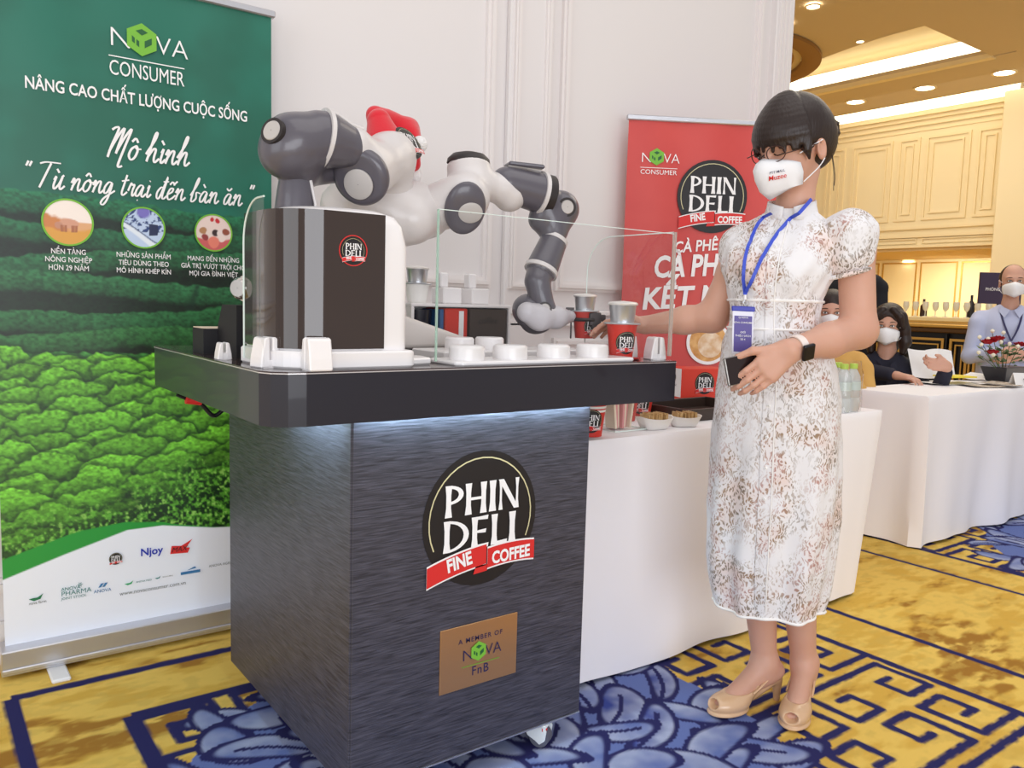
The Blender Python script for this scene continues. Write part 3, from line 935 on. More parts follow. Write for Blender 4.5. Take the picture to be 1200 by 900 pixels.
def roundel(cx_, z, r, colf):
    h = color_grid('picture', np.linspace(-1, 1, 46), np.linspace(-1, 1, 46), lambda X, Y: np.stack([cx_+r*np.where(True, X*np.sqrt(1-Y**2/2), X), 0*X+gf-.001, z+r*Y*np.sqrt(1-X**2/2)], -1), colf, vcol_mat('banner_print'), gb)
    MB().lathe((cx_, gf, z), [(r*1.07, 0), (r*1.07, .0025), (r*.99, .0025), (r*.99, 0)], 40, (0, -1, 0)).build('picture_rim', ink_green, gb)
def c3(X, c): return np.broadcast_to(np.array(lin(*c)), X.shape+(3,)).copy()
def pic_farm(X, Y):
    n = fbm(X*3+5, Y*3, 41, 3)
    c = c3(X, (250, 236, 226)); c = mixc(c, lin(206, 130, 70), sstep(.1, -.1, Y+.5*X-.05+(n-.5)*.4)*sstep(.35, .2, X))
    c = mixc(c, lin(226, 170, 120), sstep(.02, -.06, Y-.05)*sstep(-.2, .2, X)); c = mixc(c, lin(222, 160, 66), sstep(-.3, -.45, Y+(n-.5)*.2))
    body = np.hypot((X-.05)/.42, (Y+.05)/.22); c = mixc(c, lin(214, 156, 128), sstep(1.05, .9, body))
    c = mixc(c, lin(196, 138, 112), sstep(1.1, .9, np.hypot((X+.38)/.17, (Y+.16)/.16)))
    for lx in (-.25, -.1, .2, .34): c = mixc(c, lin(170, 104, 70), sstep(.07, .04, np.abs(X-lx))*(Y < -.12)*(Y > -.45))
    return c
def pic_plant(X, Y):
    n = fbm(X*7+9, Y*7, 43, 3); c = c3(X, (190, 208, 236))
    c = mixc(c, lin(44, 66, 120), sstep(.52, .6, n)*(Y > -.2)); c = mixc(c, lin(120, 110, 190), sstep(.5, .3, np.hypot(X, Y-.9)))
    c = mixc(c, lin(40, 60, 110), sstep(.05, .02, np.abs(Y+.35+.7*X))*1.0); c = mixc(c, lin(228, 236, 246), sstep(.2, .1, np.abs(Y+.55+.7*X)))
    return mixc(c, lin(30, 40, 80), ((np.abs(X-.5) < .22) & (np.abs(Y+.1) < .3)).astype(float))
def pic_family(X, Y):
    c = c3(X, (238, 214, 206)); c = mixc(c, lin(206, 96, 96), sstep(-.35, -.5, Y))
    for x, y, r, k in ((-.6, .1, .22, (180, 130, 90)), (-.25, -.05, .2, (236, 214, 204)), (.1, 0, .2, (60, 40, 40)), (.4, -.02, .22, (238, 220, 214)), (.7, .1, .22, (150, 80, 60)), (-.1, .75, .13, (200, 40, 50)), (.25, .7, .15, (200, 40, 50)), (0, -.55, .35, (232, 130, 110)), (-.5, -.3, .2, (150, 60, 60)), (.5, -.35, .2, (240, 220, 210))):
        c = mixc(c, lin(*k), sstep(1.1, .85, np.hypot(X-x, Y-y)/r))
    return c
for (cx_, f_, r_, tx) in ((.397, pic_farm, .064, ('NỀN TẢNG', 'NÔNG NGHIỆP', 'HƠN 29 NĂM')), (.604, pic_plant, .059, ('NHỮNG SẢN PHẨM', 'TIÊU DÙNG THEO', 'MÔ HÌNH KHÉP KÍN')), (.815, pic_family, .056, ('MANG ĐẾN NHỮNG', 'GIÁ TRỊ VƯỢT TRỘI CHO', 'MỌI GIA ĐÌNH VIỆT'))):
    roundel(cx_, 1.329, r_, f_)
    m = MB()
    for i, s_ in enumerate(tx): m.text(s_, (cx_, gf, 1.237-i*.0235), gux, guy, .0215, 0, .006, 0, 'CENTER', .82)
    m.build('caption', ink_white, gb)
# sponsor marks along the white foot of the banner
logo((.506, gf, .300), gux, guy, .019, 'sponsor_mark', gb, .0004)
MB().text('Njoy', (.578, gf, .296), gux, guy, .034, 0, .02).build('sponsor_mark', mat('print_royal_blue', lin(30, 50, 170), .5), gb)
m = MB().flat([(0, 0), (.055, -.004), (.062, .012), (.05, .014), (.07, .04), (.035, .022), (.005, .026)], (.668, gf, .288), gux, guy, 0).text('MAX', (.672, gf-.001, .293), gux, guy, .022, 1, 0, .3)
m.build('sponsor_mark', [ink_red, ink_black], gb)
teal = mat('print_teal', lin(60, 130, 130), .5); sea = mat('print_sea_blue', lin(60, 120, 170), .5); lgreen = mat('print_leaf_green', lin(60, 170, 110), .5); grey = mat('print_grey', lin(110, 116, 120), .5)
def leafmark(x, z, s_, mt, mt2, name, sub=None):
    m = MB().flat([(0, .2*s_), (.35*s_, 0), (.8*s_, .1*s_), (1*s_, .5*s_), (.6*s_, .25*s_), (.3*s_, .25*s_)], (x, gf, z), gux, guy, 0)
    if name: m.text(name, (x+s_*(.0 if sub is None else sub), gf, z-s_*(.25 if sub is None else -.1)), gux, guy, s_*.3, 1, .005)
    m.build('sponsor_mark', [mt, mt2], gb)
leafmark(.268, .208, .038, mat('print_forest', lin(40, 120, 80), .5), grey, 'nova farm')
MB().text('ANOVA', (.353, gf, .224), gux, guy, .015, 0, .005).text('PHARMA', (.353, gf, .208), gux, guy, .021, 0, 0).text('JOINT STOCK', (.353, gf, .196), gux, guy, .011, 0).build('sponsor_mark', teal, gb)
m = MB()
for a in range(6):
    c_, s_ = math.cos(a*math.pi/3)*.009, math.sin(a*math.pi/3)*.009
    m.flat([(c_*.2-s_*.15, s_*.2+c_*.15), (c_*.2+s_*.15, s_*.2-c_*.15), (c_, s_)], (.405, gf, .236), gux, guy)
m.build('sponsor_mark', teal, gb)
m = MB()
for q in (0, .011): m.flat([(q, 0), (q+.008, 0), (q+.016, .012), (q+.008, .012)], (.455, gf, .216), gux, guy)
m.text('ANOVA', (.442, gf, .200), gux, guy, .014, 0, .005).build('sponsor_mark', sea, gb)
leafmark(.53, .208, .026, lgreen, teal, 'ANOVA FEED', 1.3)
leafmark(.62, .212, .018, teal, grey, 'ANOVA MILK', 1.3)
MB().box((.70, gf-.001, .212), (.762, gf, .221)).flat([(.02, .012), (.045, .022), (.05, .016)], (.70, gf, .212), gux, guy).build('sponsor_mark', sea, gb)
MB().text('ANOVA AGRI', (.79, gf, .222), gux, guy, .012, 0).build('sponsor_mark', grey, gb)
MB().text('www.novaconsumer.com.vn', (.515, gf, .178), gux, guy, .0185, 0, 0, 0, 'LEFT', .95).build('lettering', grey, gb)

# ------------------------------------------------------------------ red roll-up banner behind the table
ra = R(31)     # turned towards the camera
rux = Vector((math.cos(-ra), math.sin(-ra), 0)); run = Vector((-math.sin(ra), -math.cos(ra), 0))
RB = Vector((2.668, 2.745, 0)); RK = 1.09
rb = thing('rollup_banner', 'red coffee roll-up banner standing behind the serving table', 'banner', tuple(RB+rux*.4))
def rpt(x, z, d=0): return RB+rux*x*RK+run*d+Vector((0, 0, z if z < .2 else 1.131+(z-1.131)*RK))
RZ1 = 1.905
redm = mat('red_banner_print', lin(206, 72, 68), .45, var=(3, lin(200, 66, 63), lin(212, 79, 73)))
m = MB(); m.loft([[rpt(.8*i/24, z, .003*math.sin(i*.8+z*3)) for i in range(25)] for z in np.linspace(.09, RZ1, 30)], closed=False)
m.build('canvas', redm, rb, True)
rot3 = [rux*.41*RK, run*.012, Vector((0, 0, .012))]
MB().obox(rpt(.4, RZ1+.005), *rot3).build('top_rail', alu, rb, bevel=.004)
MB().obox(rpt(.4, .05), rux*.42*RK, run*.05, (0, 0, .04)).build('cassette', alu, rb, bevel=.006)
for x in (.12, .68): MB().obox(rpt(x, .006), rux*.025, run*.07, (0, 0, .006)).build('foot', MATS['white_plastic'], rb)
MB().cyl(rpt(.4, .08, -.03), rpt(.4, RZ1, -.03), .008).build('support_pole', alu, rb, True)
nova(rpt(.055, 1.73, .006), rux, guy, .158*RK, 'CONSUMER', 'logo', rb, ink_white, .17)
logo(rpt(.37, 1.60, .006), rux, guy, .152*RK, 'logo', rb)
def rtext(s_, x, z, size, ang, sx=.85, bold=.02):
    c, q = math.cos(R(ang)), math.sin(R(ang))
    MB().text(s_, rpt(x, z, .006), rux*c+Vector((0, 0, q)), Vector((0, 0, c))-rux*q, size*RK, 0, bold, .18, 'LEFT', sx).build('lettering', ink_white, rb)
rtext('CÀ PHÊ PHINDELI', .215, 1.36, .066, 6)
rtext('CÀ PHÊ THẬT', .13, 1.255, .125, 4, .78, .03)
rtext('KẾT NỐI', .085, 1.12, .125, 4, .95, .03)
# cup of coffee seen from above in the print
cc = rpt(.385, .985, .006)
m = MB()
m.lathe(cc, [(.105, 0), (.105, .001), (.09, .0012)], 40, run, 0)
m.lathe(cc, [(.09, .001), (.001, .001)], 40, run, 1)
m.lathe(cc+rux*.01-Vector((0, 0, .012)), [(.06, .002), (.001, .002)], 30, run, 2)
m.obox(cc+rux*.12+Vector((0, 0, .04)), rux*.03, run*.001, (0, 0, .014), 0)
m.build('cup_picture', [ink_white, mat('print_coffee', lin(216, 158, 84), .5, var=(30, lin(196, 128, 56), lin(232, 184, 116))), mat('print_crema', lin(236, 208, 170), .5, var=(25, lin(214, 166, 108), lin(244, 226, 200)))], rb)
m = MB()
for k in range(3): m.tube(spline([rpt(.12+.05*k, .86, .006), rpt(.2+.04*k, .84-.03*k, .006), rpt(.3+.05*k, .80, .006)], 6), .0016, 4)
m.build('swirl', mat('print_pink', lin(232, 150, 140), .5), rb)

# ------------------------------------------------------------------ robot coffee cart
def strip(pth, z0, z1, th):
    rings = []
    for i, (x, y) in enumerate(pth):
        a = pth[max(i-1, 0)]; b = pth[min(i+1, len(pth)-1)]
        d = Vector((b[0]-a[0], b[1]-a[1])).normalized(); nn = (-d.y*-1, d.x*-1)
        nx, ny = -d.y, d.x
        rings.append([(x, y, z0), (x+nx*th, y+ny*th, z0), (x+nx*th, y+ny*th, z1), (x, y, z1)])
    return rings
def wood_mat():
    m = bpy.data.materials.new('charcoal_wood_laminate'); m.use_nodes = True
    nt = m.node_tree; b = nt.nodes['Principled BSDF']
    tc = nt.nodes.new('ShaderNodeTexCoord'); mp = nt.nodes.new('ShaderNodeMapping')
    mp.inputs['Scale'].default_value = (5, 5, 90)
    nt.links.new(tc.outputs['Object'], mp.inputs[0])
    n = nt.nodes.new('ShaderNodeTexNoise'); n.inputs['Scale'].default_value = 3; n.inputs['Detail'].default_value = 8; n.inputs['Distortion'].default_value = .6
    nt.links.new(mp.outputs[0], n.inputs['Vector'])
    r = nt.nodes.new('ShaderNodeValToRGB')
    r.color_ramp.elements[0].position = .32; r.color_ramp.elements[0].color = (*lin(40, 39, 48), 1)
    r.color_ramp.elements[1].position = .72; r.color_ramp.elements[1].color = (*lin(84, 83, 96), 1)
    nt.links.new(n.outputs['Fac'], r.inputs[0]); nt.links.new(r.outputs[0], b.inputs['Base Color'])
    bp = nt.nodes.new('ShaderNodeBump'); bp.inputs['Strength'].default_value = .35; bp.inputs['Distance'].default_value = .002
    nt.links.new(n.outputs['Fac'], bp.inputs['Height']); nt.links.new(bp.outputs[0], b.inputs['Normal'])
    b.inputs['Roughness'].default_value = .42
    return m
wood = wood_mat()
BX0, BX1, BY0, BY1, BZ0, BZ1 = .73, 1.387, 1.524, 2.31, .07, .892
cart = thing('robot_cart', 'dark wood coffee cart on casters carrying the robot', 'cart', (1.06, 1.92, 0))
MB().box((BX0+.018, BY0+.002, BZ0+.002), (BX1-.018, BY1-.018, BZ1)).build('body', mat('dark_core', (.02, .02, .022), .6), cart)
MB().box((BX0+.004, BY0, BZ0), (BX1, BY0+.018, BZ1)).build('front_panel', wood, cart, bevel=.001)
MB().box((BX0, BY0+.003, BZ0), (BX0+.018, BY1, BZ1)).build('side_panel', wood, cart, bevel=.001)
MB().box((BX1-.018, BY0+.018, BZ0), (BX1, BY1, BZ1)).build('side_panel', wood, cart, bevel=.001)
MB().box((BX0+.018, BY1-.018, BZ0), (BX1-.018, BY1, BZ1)).build('back_panel', wood, cart, bevel=.001)
MB().box((BX0, BY0-.002, BZ0-.004), (BX1, BY0+.004, BZ0)).build('edge_strip', alu, cart)
SX0, SX1, SY0, SY1, SZ0, SZ1 = .55, 1.687, 1.504, 2.38, .879, .987
slab = [(SX0, SY0+.055), (SX0+.012, SY0+.025), (SX0+.04, SY0+.006), (SX0+.075, SY0), (SX1-.012, SY0), (SX1, SY0+.012), (SX1, SY1), (SX0, SY1)]
topm = mat('black_countertop', lin(30, 28, 39), .32, coat=.2)
MB().prism(slab, (0, 0, SZ0+.014), (1, 0, 0), (0, 1, 0), (0, 0, 1), SZ1-SZ0-.018).build('countertop', topm, cart)
MB().loft(strip([(SX0, SY1)]+slab[:6]+[(SX1, SY1)], SZ0, SZ0+.014, .006), caps=True).build('apron', topm, cart)
cxs, cys = (SX0+SX1)/2, (SY0+SY1)/2
grow = lambda p, g: [(x+(g if x > cxs else -g), y+(g if y > cys else -g)) for x, y in p]
MB().prism(grow(slab, .001), (0, 0, SZ1-.005), (1, 0, 0), (0, 1, 0), (0, 0, 1), .002).build('edge_trim', mat('bright_edge_trim', lin(220, 214, 214), .25, .6), cart)
MB().prism(slab, (0, 0, SZ1-.003), (1, 0, 0), (0, 1, 0), (0, 0, 1), .003).build('glossy_top', mat('glossy_brown_top', lin(70, 58, 58), .12), cart)
ledm = mat('cool_led_strip', (.62, .9, 1.0), .5, emit=110)
MB().box((BX0+.01, SY0+.0065, SZ0+.012), (BX1-.01, SY0+.016, SZ0+.0134)).build('led_strip', ledm, cart)
MB().box((BX0-.045, BY0+.03, SZ0+.012), (BX0-.033, BY0+.30, SZ0+.0134)).build('led_strip', ledm, cart)
logo((1.06, BY0, .633), (1, 0, 0), (0, 0, 1), .159, 'logo', cart, .0012)
plate = MB().box((.953, BY0-.003, .231), (1.172, BY0, .384)).build('name_plate', mat('brushed_copper', lin(206, 158, 112), .28, .75, bump=(40, .15, .001), stretch=(30, 1, 1)), cart, bevel=.0008)
ink_navy = mat('print_navy', lin(40, 38, 84), .5)
MB().text('A MEMBER OF', (1.0645, BY0-.0038, .341), (1, 0, 0), (0, 0, 1), .0165, 0, .004, 0, 'CENTER', 1.05, 1.2).build('lettering', ink_navy, plate)
nova((1.012, BY0-.0036, .298), (1, 0, 0), (0, 0, 1), .107, None, 'logo', plate, ink_navy)
MB().text('FnB', (1.0645, BY0-.0038, .258), (1, 0, 0), (0, 0, 1), .031, 0, .004, 0, 'CENTER', .95, 1.15).build('lettering', ink_navy, plate)
# casters
wpl = mat('caster_white', lin(222, 228, 230), .35)
rub = mat('caster_rubber', lin(92, 94, 108), .6)
def caster(x, y, ang):
    d = Vector((math.cos(ang), math.sin(ang), 0)); s_ = Vector((-d.y, d.x, 0)); c = Vector((x, y, 0))
    m = MB().cyl(c+Vector((0, 0, .058)), c+Vector((0, 0, .07)), .024)
    prof = [(-.022, .03), (-.03, .045), (-.018, .064), (.02, .064), (.03, .05), (.026, .024), (.012, .012), (.0, .02)]
    for q in (-1, 1): m.prism(prof, c+s_*(.0165*q+(.0 if q > 0 else -.007)), d, (0, 0, 1), s_, .007)
    m.obox(c+d*.005+Vector((0, 0, .061)), d*.024, s_*.0235, (0, 0, .004))
    o = m.build('caster', wpl, cart, bevel=.0015)
    w = MB().cyl(c+d*.006-s_*.0145+Vector((0, 0, .0265)), c+d*.006+s_*.0145+Vector((0, 0, .0265)), .0265, n=28).build('wheel', rub, o, True)
    MB().box((x-.012, y-.03, .05), (x+.004, y-.024, .058)).build('brake_pedal', ink_red, o)
caster(1.275, 1.552, R(-62)); caster(.80, 1.60, R(-20)); caster(1.31, 2.24, R(30)); caster(.80, 2.24, R(40))
# a red plug on a black cable tied under the countertop
t = thing('power_cable', 'black power cable with a red plug hanging under the countertop', 'cable', (.60, 2.2, .85))
MB().tube(spline([(0.574,2.25,0.866), (0.606,2.25,0.85), (0.637,2.25,0.835), (0.668,2.25,0.803), (0.696,2.25,0.818), (0.726,2.25,0.84)], 6), .006).build('cord', blk, t, True)
MB().cyl((0.595,2.24,0.852), (0.634,2.24,0.843), .012, .009).build('plug', ink_red, t, True)

# ------------------------------------------------------------------ dispenser housing with dark glossy panel
wht = mat('white_gloss_plastic', lin(240, 236, 236), .28, coat=.2)
hs = thing('dispenser_housing', 'white dispenser housing with wraparound dark glossy panel at the cart corner', 'dispenser', (.74, 1.75, SZ1))
def rrect(x0, x1, y0, y1, rfl, rfr=.02, n=10):
    p = []
    for i in range(n+1):
        a = math.pi+math.pi/2*i/n; p.append((x0+rfl+rfl*math.cos(a), y0+rfl+rfl*math.sin(a)))
    for i in range(5):
        a = 1.5*math.pi+math.pi/2*i/4; p.append((x1-rfr+rfr*math.cos(a), y0+rfr+rfr*math.sin(a)))
    return p+[(x1, y1), (x0, y1)]
HX0, HX1, HY0, HY1 = .592, .876, 1.548, 1.775
MB().prism(rrect(HX0-.006, HX1+.012, HY0-.014, HY1, .105), (0, 0, SZ1), (1, 0, 0), (0, 1, 0), (0, 0, 1), .036).build('base', wht, hs, bevel=.004)
MB().prism([(0, 0), (.08, .02), (.092, .08), (.08, .13), (0, .17)], (HX1, HY0+.02, SZ1), (1, 0, 0), (0, 1, 0), (0, 0, 1), .016).build('base_flange', wht, hs, bevel=.004)
core = MB()
def hring(z, ins):
    return [(x, y, z) for x, y in rrect(HX0+.008+ins, HX1-ins, HY0+.004+ins, HY1-ins, .10)]
core.loft([hring(SZ1+.036, 0), hring(1.24, 0), hring(1.285, .008), hring(1.305, .02), hring(1.318, .05)], caps=True)
core.build('body', wht, hs, True)
# dark wraparound panel, offset from the body along left side, corner and front
path = [(HX0, HY1-.01), (HX0, HY0+.16)]+[p for p in rrect(HX0, HX1, HY0, HY1, .105, .02, 14)[:15]]+[(.79, HY0), (.815, HY0)]
dk = mat('dark_glossy_acrylic', lin(52, 38, 32), .06, coat=.6)
MB().loft(strip(path, SZ1+.04, 1.305, .004), caps=True).build('dark_panel', dk, hs, True)
logo((.742, HY0-.0005, 1.228), (1, 0, 0), (0, 0, 1), .027, 'logo', hs, .0004)
MB().lathe((.742, HY0-.0004, 1.228), [(.0315, 0), (.0315, .0006), (.0295, .0006)], 36, (0, -1, 0)).build('logo_ring', ink_red, hs)
MB().lathe(Vector((0.603,1.79,1.146)), [(.001, .03), (.018, .03), (.024, .022), (.024, 0), (.03, -.004)], 24, (-.8, -.6, 0)).build('dial', mat('chrome', lin(215, 210, 205), .15, .9), hs, True)
# slotted white clips that hold the clear guards
def clip(x, y, ang, label, s_=1):
    t = thing('panel_clip', label, 'clip', (x, y, SZ1), group='white clips holding the clear guards')
    d = Vector((math.cos(ang), math.sin(ang), 0)); n_ = Vector((-d.y, d.x, 0)); o = Vector((x, y, SZ1))
    w = .046*s_; h = .062*s_
    for q in (-1, 1):
        poly = [(0, 0), (.021*s_, 0), (.019*s_, h*.35), (.012*s_, h*.95), (.008*s_, h), (.0, h)]
        m = MB().prism(poly, o-d*(w/2)+n_*(.003*q), n_*q, (0, 0, 1), d, w)
        m.build('jaw', wht, t, bevel=.003)
    MB().obox(o+Vector((0, 0, .008)), d*(w/2*.96), n_*.018*s_, (0, 0, .008)).build('foot', wht, t)
clip(.588, 1.625, R(100), 'white slotted clip at the left front corner of the housing')
clip(.655, 1.526, R(0), 'white slotted clip in front of the dark housing panel', 1.05)
clip(.572, 1.85, R(90), 'pale clip at the left edge beside the black stepped box', .62)
clip(1.655, 1.565, R(75), 'white clip at the right front corner of the cart', 1.0)
clip(1.642, 1.66, R(90), 'white clip behind the red cup near the right edge', 1.0)
# clear guards
def clear_mat():
    m = bpy.data.materials.new('clear_acrylic'); m.use_nodes = True
    nt = m.node_tree; nt.nodes.clear()
    o = nt.nodes.new('ShaderNodeOutputMaterial'); mx = nt.nodes.new('ShaderNodeMixShader')
    tr = nt.nodes.new('ShaderNodeBsdfTransparent'); gl_ = nt.nodes.new('ShaderNodeBsdfGlossy'); fr = nt.nodes.new('ShaderNodeLayerWeight'); pw = nt.nodes.new('ShaderNodeMath'); pw.operation = 'POWER'; pw.inputs[1].default_value = 4; ma = nt.nodes.new('ShaderNodeMath'); ma.operation = 'MULTIPLY_ADD'; ma.inputs[1].default_value = .5; ma.inputs[2].default_value = .035
    tr.inputs[0].default_value = (.965, .97, .97, 1); gl_.inputs['Roughness'].default_value = .03
    nt.links.new(fr.outputs['Facing'], pw.inputs[0]); nt.links.new(pw.outputs[0], ma.inputs[0]); nt.links.new(ma.outputs[0], mx.inputs[0]); nt.links.new(tr.outputs[0], mx.inputs[1]); nt.links.new(gl_.outputs[0], mx.inputs[2]); nt.links.new(mx.outputs[0], o.inputs[0])
    return m
clear = clear_mat(); MATS['clear_acrylic'] = clear
edge = mat('acrylic_edge', lin(222, 236, 230), .2, alpha=1)
t = thing('clear_guard', 'clear acrylic splash guard along the right half of the cart front', 'guard', (1.3, 1.55, SZ1))
m = MB()
m.add([(.925, 1.515, 1.0), (1.655, 1.515, 1.0), (1.655, 1.515, 1.325), (.925, 1.515, 1.325)], [(0, 1, 2, 3)])
m.build('front_sheet', clear, t)
sidep = [(1.52, 1.0), (1.52, 1.33)]+[(1.76+.10*math.sin(a), 1.23+.10*math.cos(a)) for a in np.linspace(0, math.pi/2, 10)]+[(1.86, 1.0)]
MB().flat(sidep, (1.66, 0, 0), (0, 1, 0), (0, 0, 1)).build('side_sheet', clear, t)
MB().tube([(1.66, y, z) for y, z in sidep[1:]], .0016, 6).build('side_sheet_edge', edge, t)
MB().box((1.6545, 1.511, 1.0), (1.6625, 1.5185, 1.33)).build('corner_edge', mat('acrylic_corner', lin(225, 215, 205), .1, trans=.6), t)
MB().box((.925, 1.5138, 1.3245), (1.655, 1.5162, 1.3262)).build('top_edge', edge, t)
MB().box((.921, 1.513, 1.0), (.925, 1.517, 1.325)).build('left_edge', mat('acrylic_green_edge', lin(196, 226, 212), .15, trans=.5), t)
t = thing('clear_guard', 'clear acrylic side guard with rounded top left of the housing', 'guard', (.572, 1.75, SZ1))
sp_ = [(1.595, 1.0), (1.595, 1.325)]+[(1.63+.085*math.sin(a), 1.24+.085*math.cos(a)) for a in np.linspace(0, math.pi/2, 10)]+[(1.715, 1.0)]
MB().flat(sp_, (.574, 0, 0), (0, 1, 0), (0, 0, 1)).build('side_sheet', clear, t)
MB().tube([(.574, y, z) for y, z in sp_[1:]], .002, 6).build('side_sheet_edge', edge, t)
# black stepped box at the back left
t = thing('stepped_box', 'black stepped box at the left rear edge of the cart', 'box', (.64, 2.0, SZ1))
bb = mat('black_matt_plastic', lin(24, 23, 27), .6)
MB().prism([(0, 0), (.11, 0), (.11, .062), (0, .062)], (.578, 2.02, SZ1), (1, 0, 0), (0, 0, 1), (0, -1, 0), -.09).build('low_step', bb, t)
MB().box((.579, 2.021, SZ1+.062), (.687, 2.109, SZ1+.064)).build('pale_top', mat('pale_card', lin(232, 214, 190), .6), t)
MB().prism([(2.02, SZ1), (1.88, SZ1), (1.88, 1.108), (1.985, 1.108), (2.02, 1.055)], (.612, 0, 0), (0, 1, 0), (0, 0, 1), (1, 0, 0), .09).build('high_step', bb, t)
# white cup plate with round cup rests
cp = thing('cup_plate', 'white plate with round raised cup rests along the cart front', 'cup holder', (1.25, 1.62, SZ1))
MB().prism([(.985, 1.535), (1.0, 1.522), (1.53, 1.522), (1.545, 1.535), (1.545, 1.66), (.985, 1.66)], (0, 0, SZ1), (1, 0, 0), (0, 1, 0), (0, 0, 1), .010).build('plate', wht, cp, bevel=.003)
MB().prism([(1.06, 1.70), (1.55, 1.70), (1.55, 1.86), (1.06, 1.86)], (0, 0, SZ1), (1, 0, 0), (0, 1, 0), (0, 0, 1), .02).build('rear_plate', wht, cp, bevel=.003)
for x in (1.045, 1.17, 1.305, 1.435): MB().lathe((x, 1.578, SZ1+.01), [(.001, .034), (.036, .034), (.041, .030), (.042, .026), (.042, 0)], 32).build('cup_rest', wht, cp, True)
for x in (1.155, 1.25): MB().lathe((x, 1.78, SZ1+.02), [(.001, .032), (.034, .032), (.038, .028), (.038, 0)], 32).build('cup_rest', wht, cp, True)
# robot coffee cups with metal drip filters
ALM = mat('satin_filter_aluminium', lin(205, 208, 212), .32, .8)
cupred = mat('cup_red_paper', lin(206, 52, 40), .5)
paper = mat('cup_white_paper', lin(240, 238, 234), .6)
def cup(o, name, label, s_=1, logo_dir=None, filt=True, body=None, parent=None, h=.088):
    o = Vector(o)
    t = thing(name, label, 'cup', tuple(o))
    MB().lathe(o, [(.001, .002), (.03*s_, .002), (.031*s_, 0), (.041*s_, h*s_), (.043*s_, h*s_), (.043*s_, (h+.004)*s_), (.039*s_, (h+.004)*s_), (.038*s_, h*.9*s_), (.001, h*.88*s_)], 36).build('cup_body', body or cupred, t, True)
    if logo_dir is not None:
        d = Vector(logo_dir).normalized(); ux = Vector((-d.y, d.x, 0)); r_ = .037*s_
        def wrap(p):
            v = p-o; a = v.dot(ux)/r_; dd = v.dot(d)-r_
            rr = (.031+.010*v.z/(h*s_)*1)*s_+.0006+dd
            return o+d*(rr*math.cos(a))+ux*(rr*math.sin(a))+Vector((0, 0, v.z))
        logo(o+d*r_+Vector((0, 0, .042*s_)), ux, (0, 0, 1), .031*s_, 'logo', t, .0004, wrap)
    if filt:
        f = o+Vector((0, 0, (h+.004)*s_))
        fo = MB().lathe(f, [(.001, 0), (.05*s_, 0), (.051*s_, .002), (.05*s_, .004), (.032*s_, .005)], 36).build('filter_saucer', ALM, t, True)
        MB().lathe(f, [(.032*s_, .004), (.037*s_, .05*s_), (.039*s_, .052*s_), (.039*s_, .054*s_)], 36).build('drip_filter', ALM, t, True)
        MB().lathe(f, [(.041*s_, .052*s_), (.042*s_, .056*s_), (.036*s_, .061*s_), (.001, .064*s_)], 36).build('filter_lid', mat('filter_lid_metal', lin(236, 232, 228), .3, .4), t, True)
    return t
cup((1.585, 1.625, SZ1+.002), 'coffee_cup', 'red coffee cup with drip filter standing at the right front cart corner', 1.0, (-.35, -.94, 0))
MB().lathe((1.565, 1.60, SZ1), [(.001, .001), (.045, .001), (.05, .004), (.045, .002)], 36).build('saucer', ink_red, None, True)
tag(bpy.data.objects['saucer'], 'flat red cup lid lying under the front red cup', 'lid')
# white organiser with packets at the back of the cart
t = thing('supply_organiser', 'low white shelf unit behind the cup rests', 'shelf', (1.44, 2.28, SZ1))
MB().box((1.25, 2.2, 1.112), (1.63, 2.36, 1.122)).build('shelf_board', wht, t, bevel=.002)
MB().box((1.25, 2.35, SZ1), (1.63, 2.36, 1.112)).build('back_panel', wht, t)
for x in (1.25, 1.62): MB().box((x, 2.2, SZ1), (x+.01, 2.35, 1.112)).build('side_panel', wht, t)
tag(MB().box((1.47, 2.205, SZ1), (1.618, 2.345, 1.108)).build('carton', mat('dark_brown_card', lin(64, 52, 46), .55), None, bevel=.001), 'dark brown carton with faint embossed lettering on the organiser', 'box')
MB().text('coffee', (1.50, 2.2035, 1.06), (1, 0, 0), (0, 0, 1), .032, 0, 0, .2).build('embossing', mat('darker_brown_print', lin(44, 36, 33), .5), bpy.data.objects['carton'], local=False)
t = thing('coffee_packet', 'red coffee packet with a white label strip beside the dark carton', 'packet', (1.415, 2.28, SZ1))
MB().box((1.38, 2.21, SZ1), (1.465, 2.34, 1.108)).build('packet', mat('packet_red', lin(214, 58, 44), .4), t, bevel=.004)
MB().box((1.43, 2.2085, SZ1+.015), (1.448, 2.2099, 1.10)).build('label_strip', ink_white, t)
tag(MB().lathe((1.313, 2.27, SZ1), [(.001, .003), (.036, .003), (.046, .115), (.042, .115), (.036, .01), (.001, .01)], 28).build('tumbler', mat('smoky_black_plastic', lin(40, 40, 50), .2), None, True), 'smoky black tumbler at the left end of the organiser', 'tumbler')
tag(MB().box((1.363, 2.215, SZ1), (1.377, 2.33, 1.105)).build('sachet_box', mat('sachet_blue', lin(60, 100, 150), .35), None, bevel=.002), 'narrow blue sachet box between black tumbler and red packet', 'box')
cup((1.315, 2.28, 1.122), 'paper_cup', 'white paper cup topped by a metal drip filter on the organiser', .92, None, True, paper, h=.06)
for i, x in enumerate((1.425, 1.535)):
    t = thing('syrup_pump', ('left' if i == 0 else 'right')+' white pump dispenser block on the organiser', 'dispenser', (x, 2.28, 1.122))
    MB().box((x-.035, 2.24, 1.122), (x+.035, 2.32, 1.175)).build('tank', wht, t, bevel=.004)
    MB().box((x-.033, 2.262, 1.175), (x-.003, 2.298, 1.222)).build('pump_head', wht, t, bevel=.004)

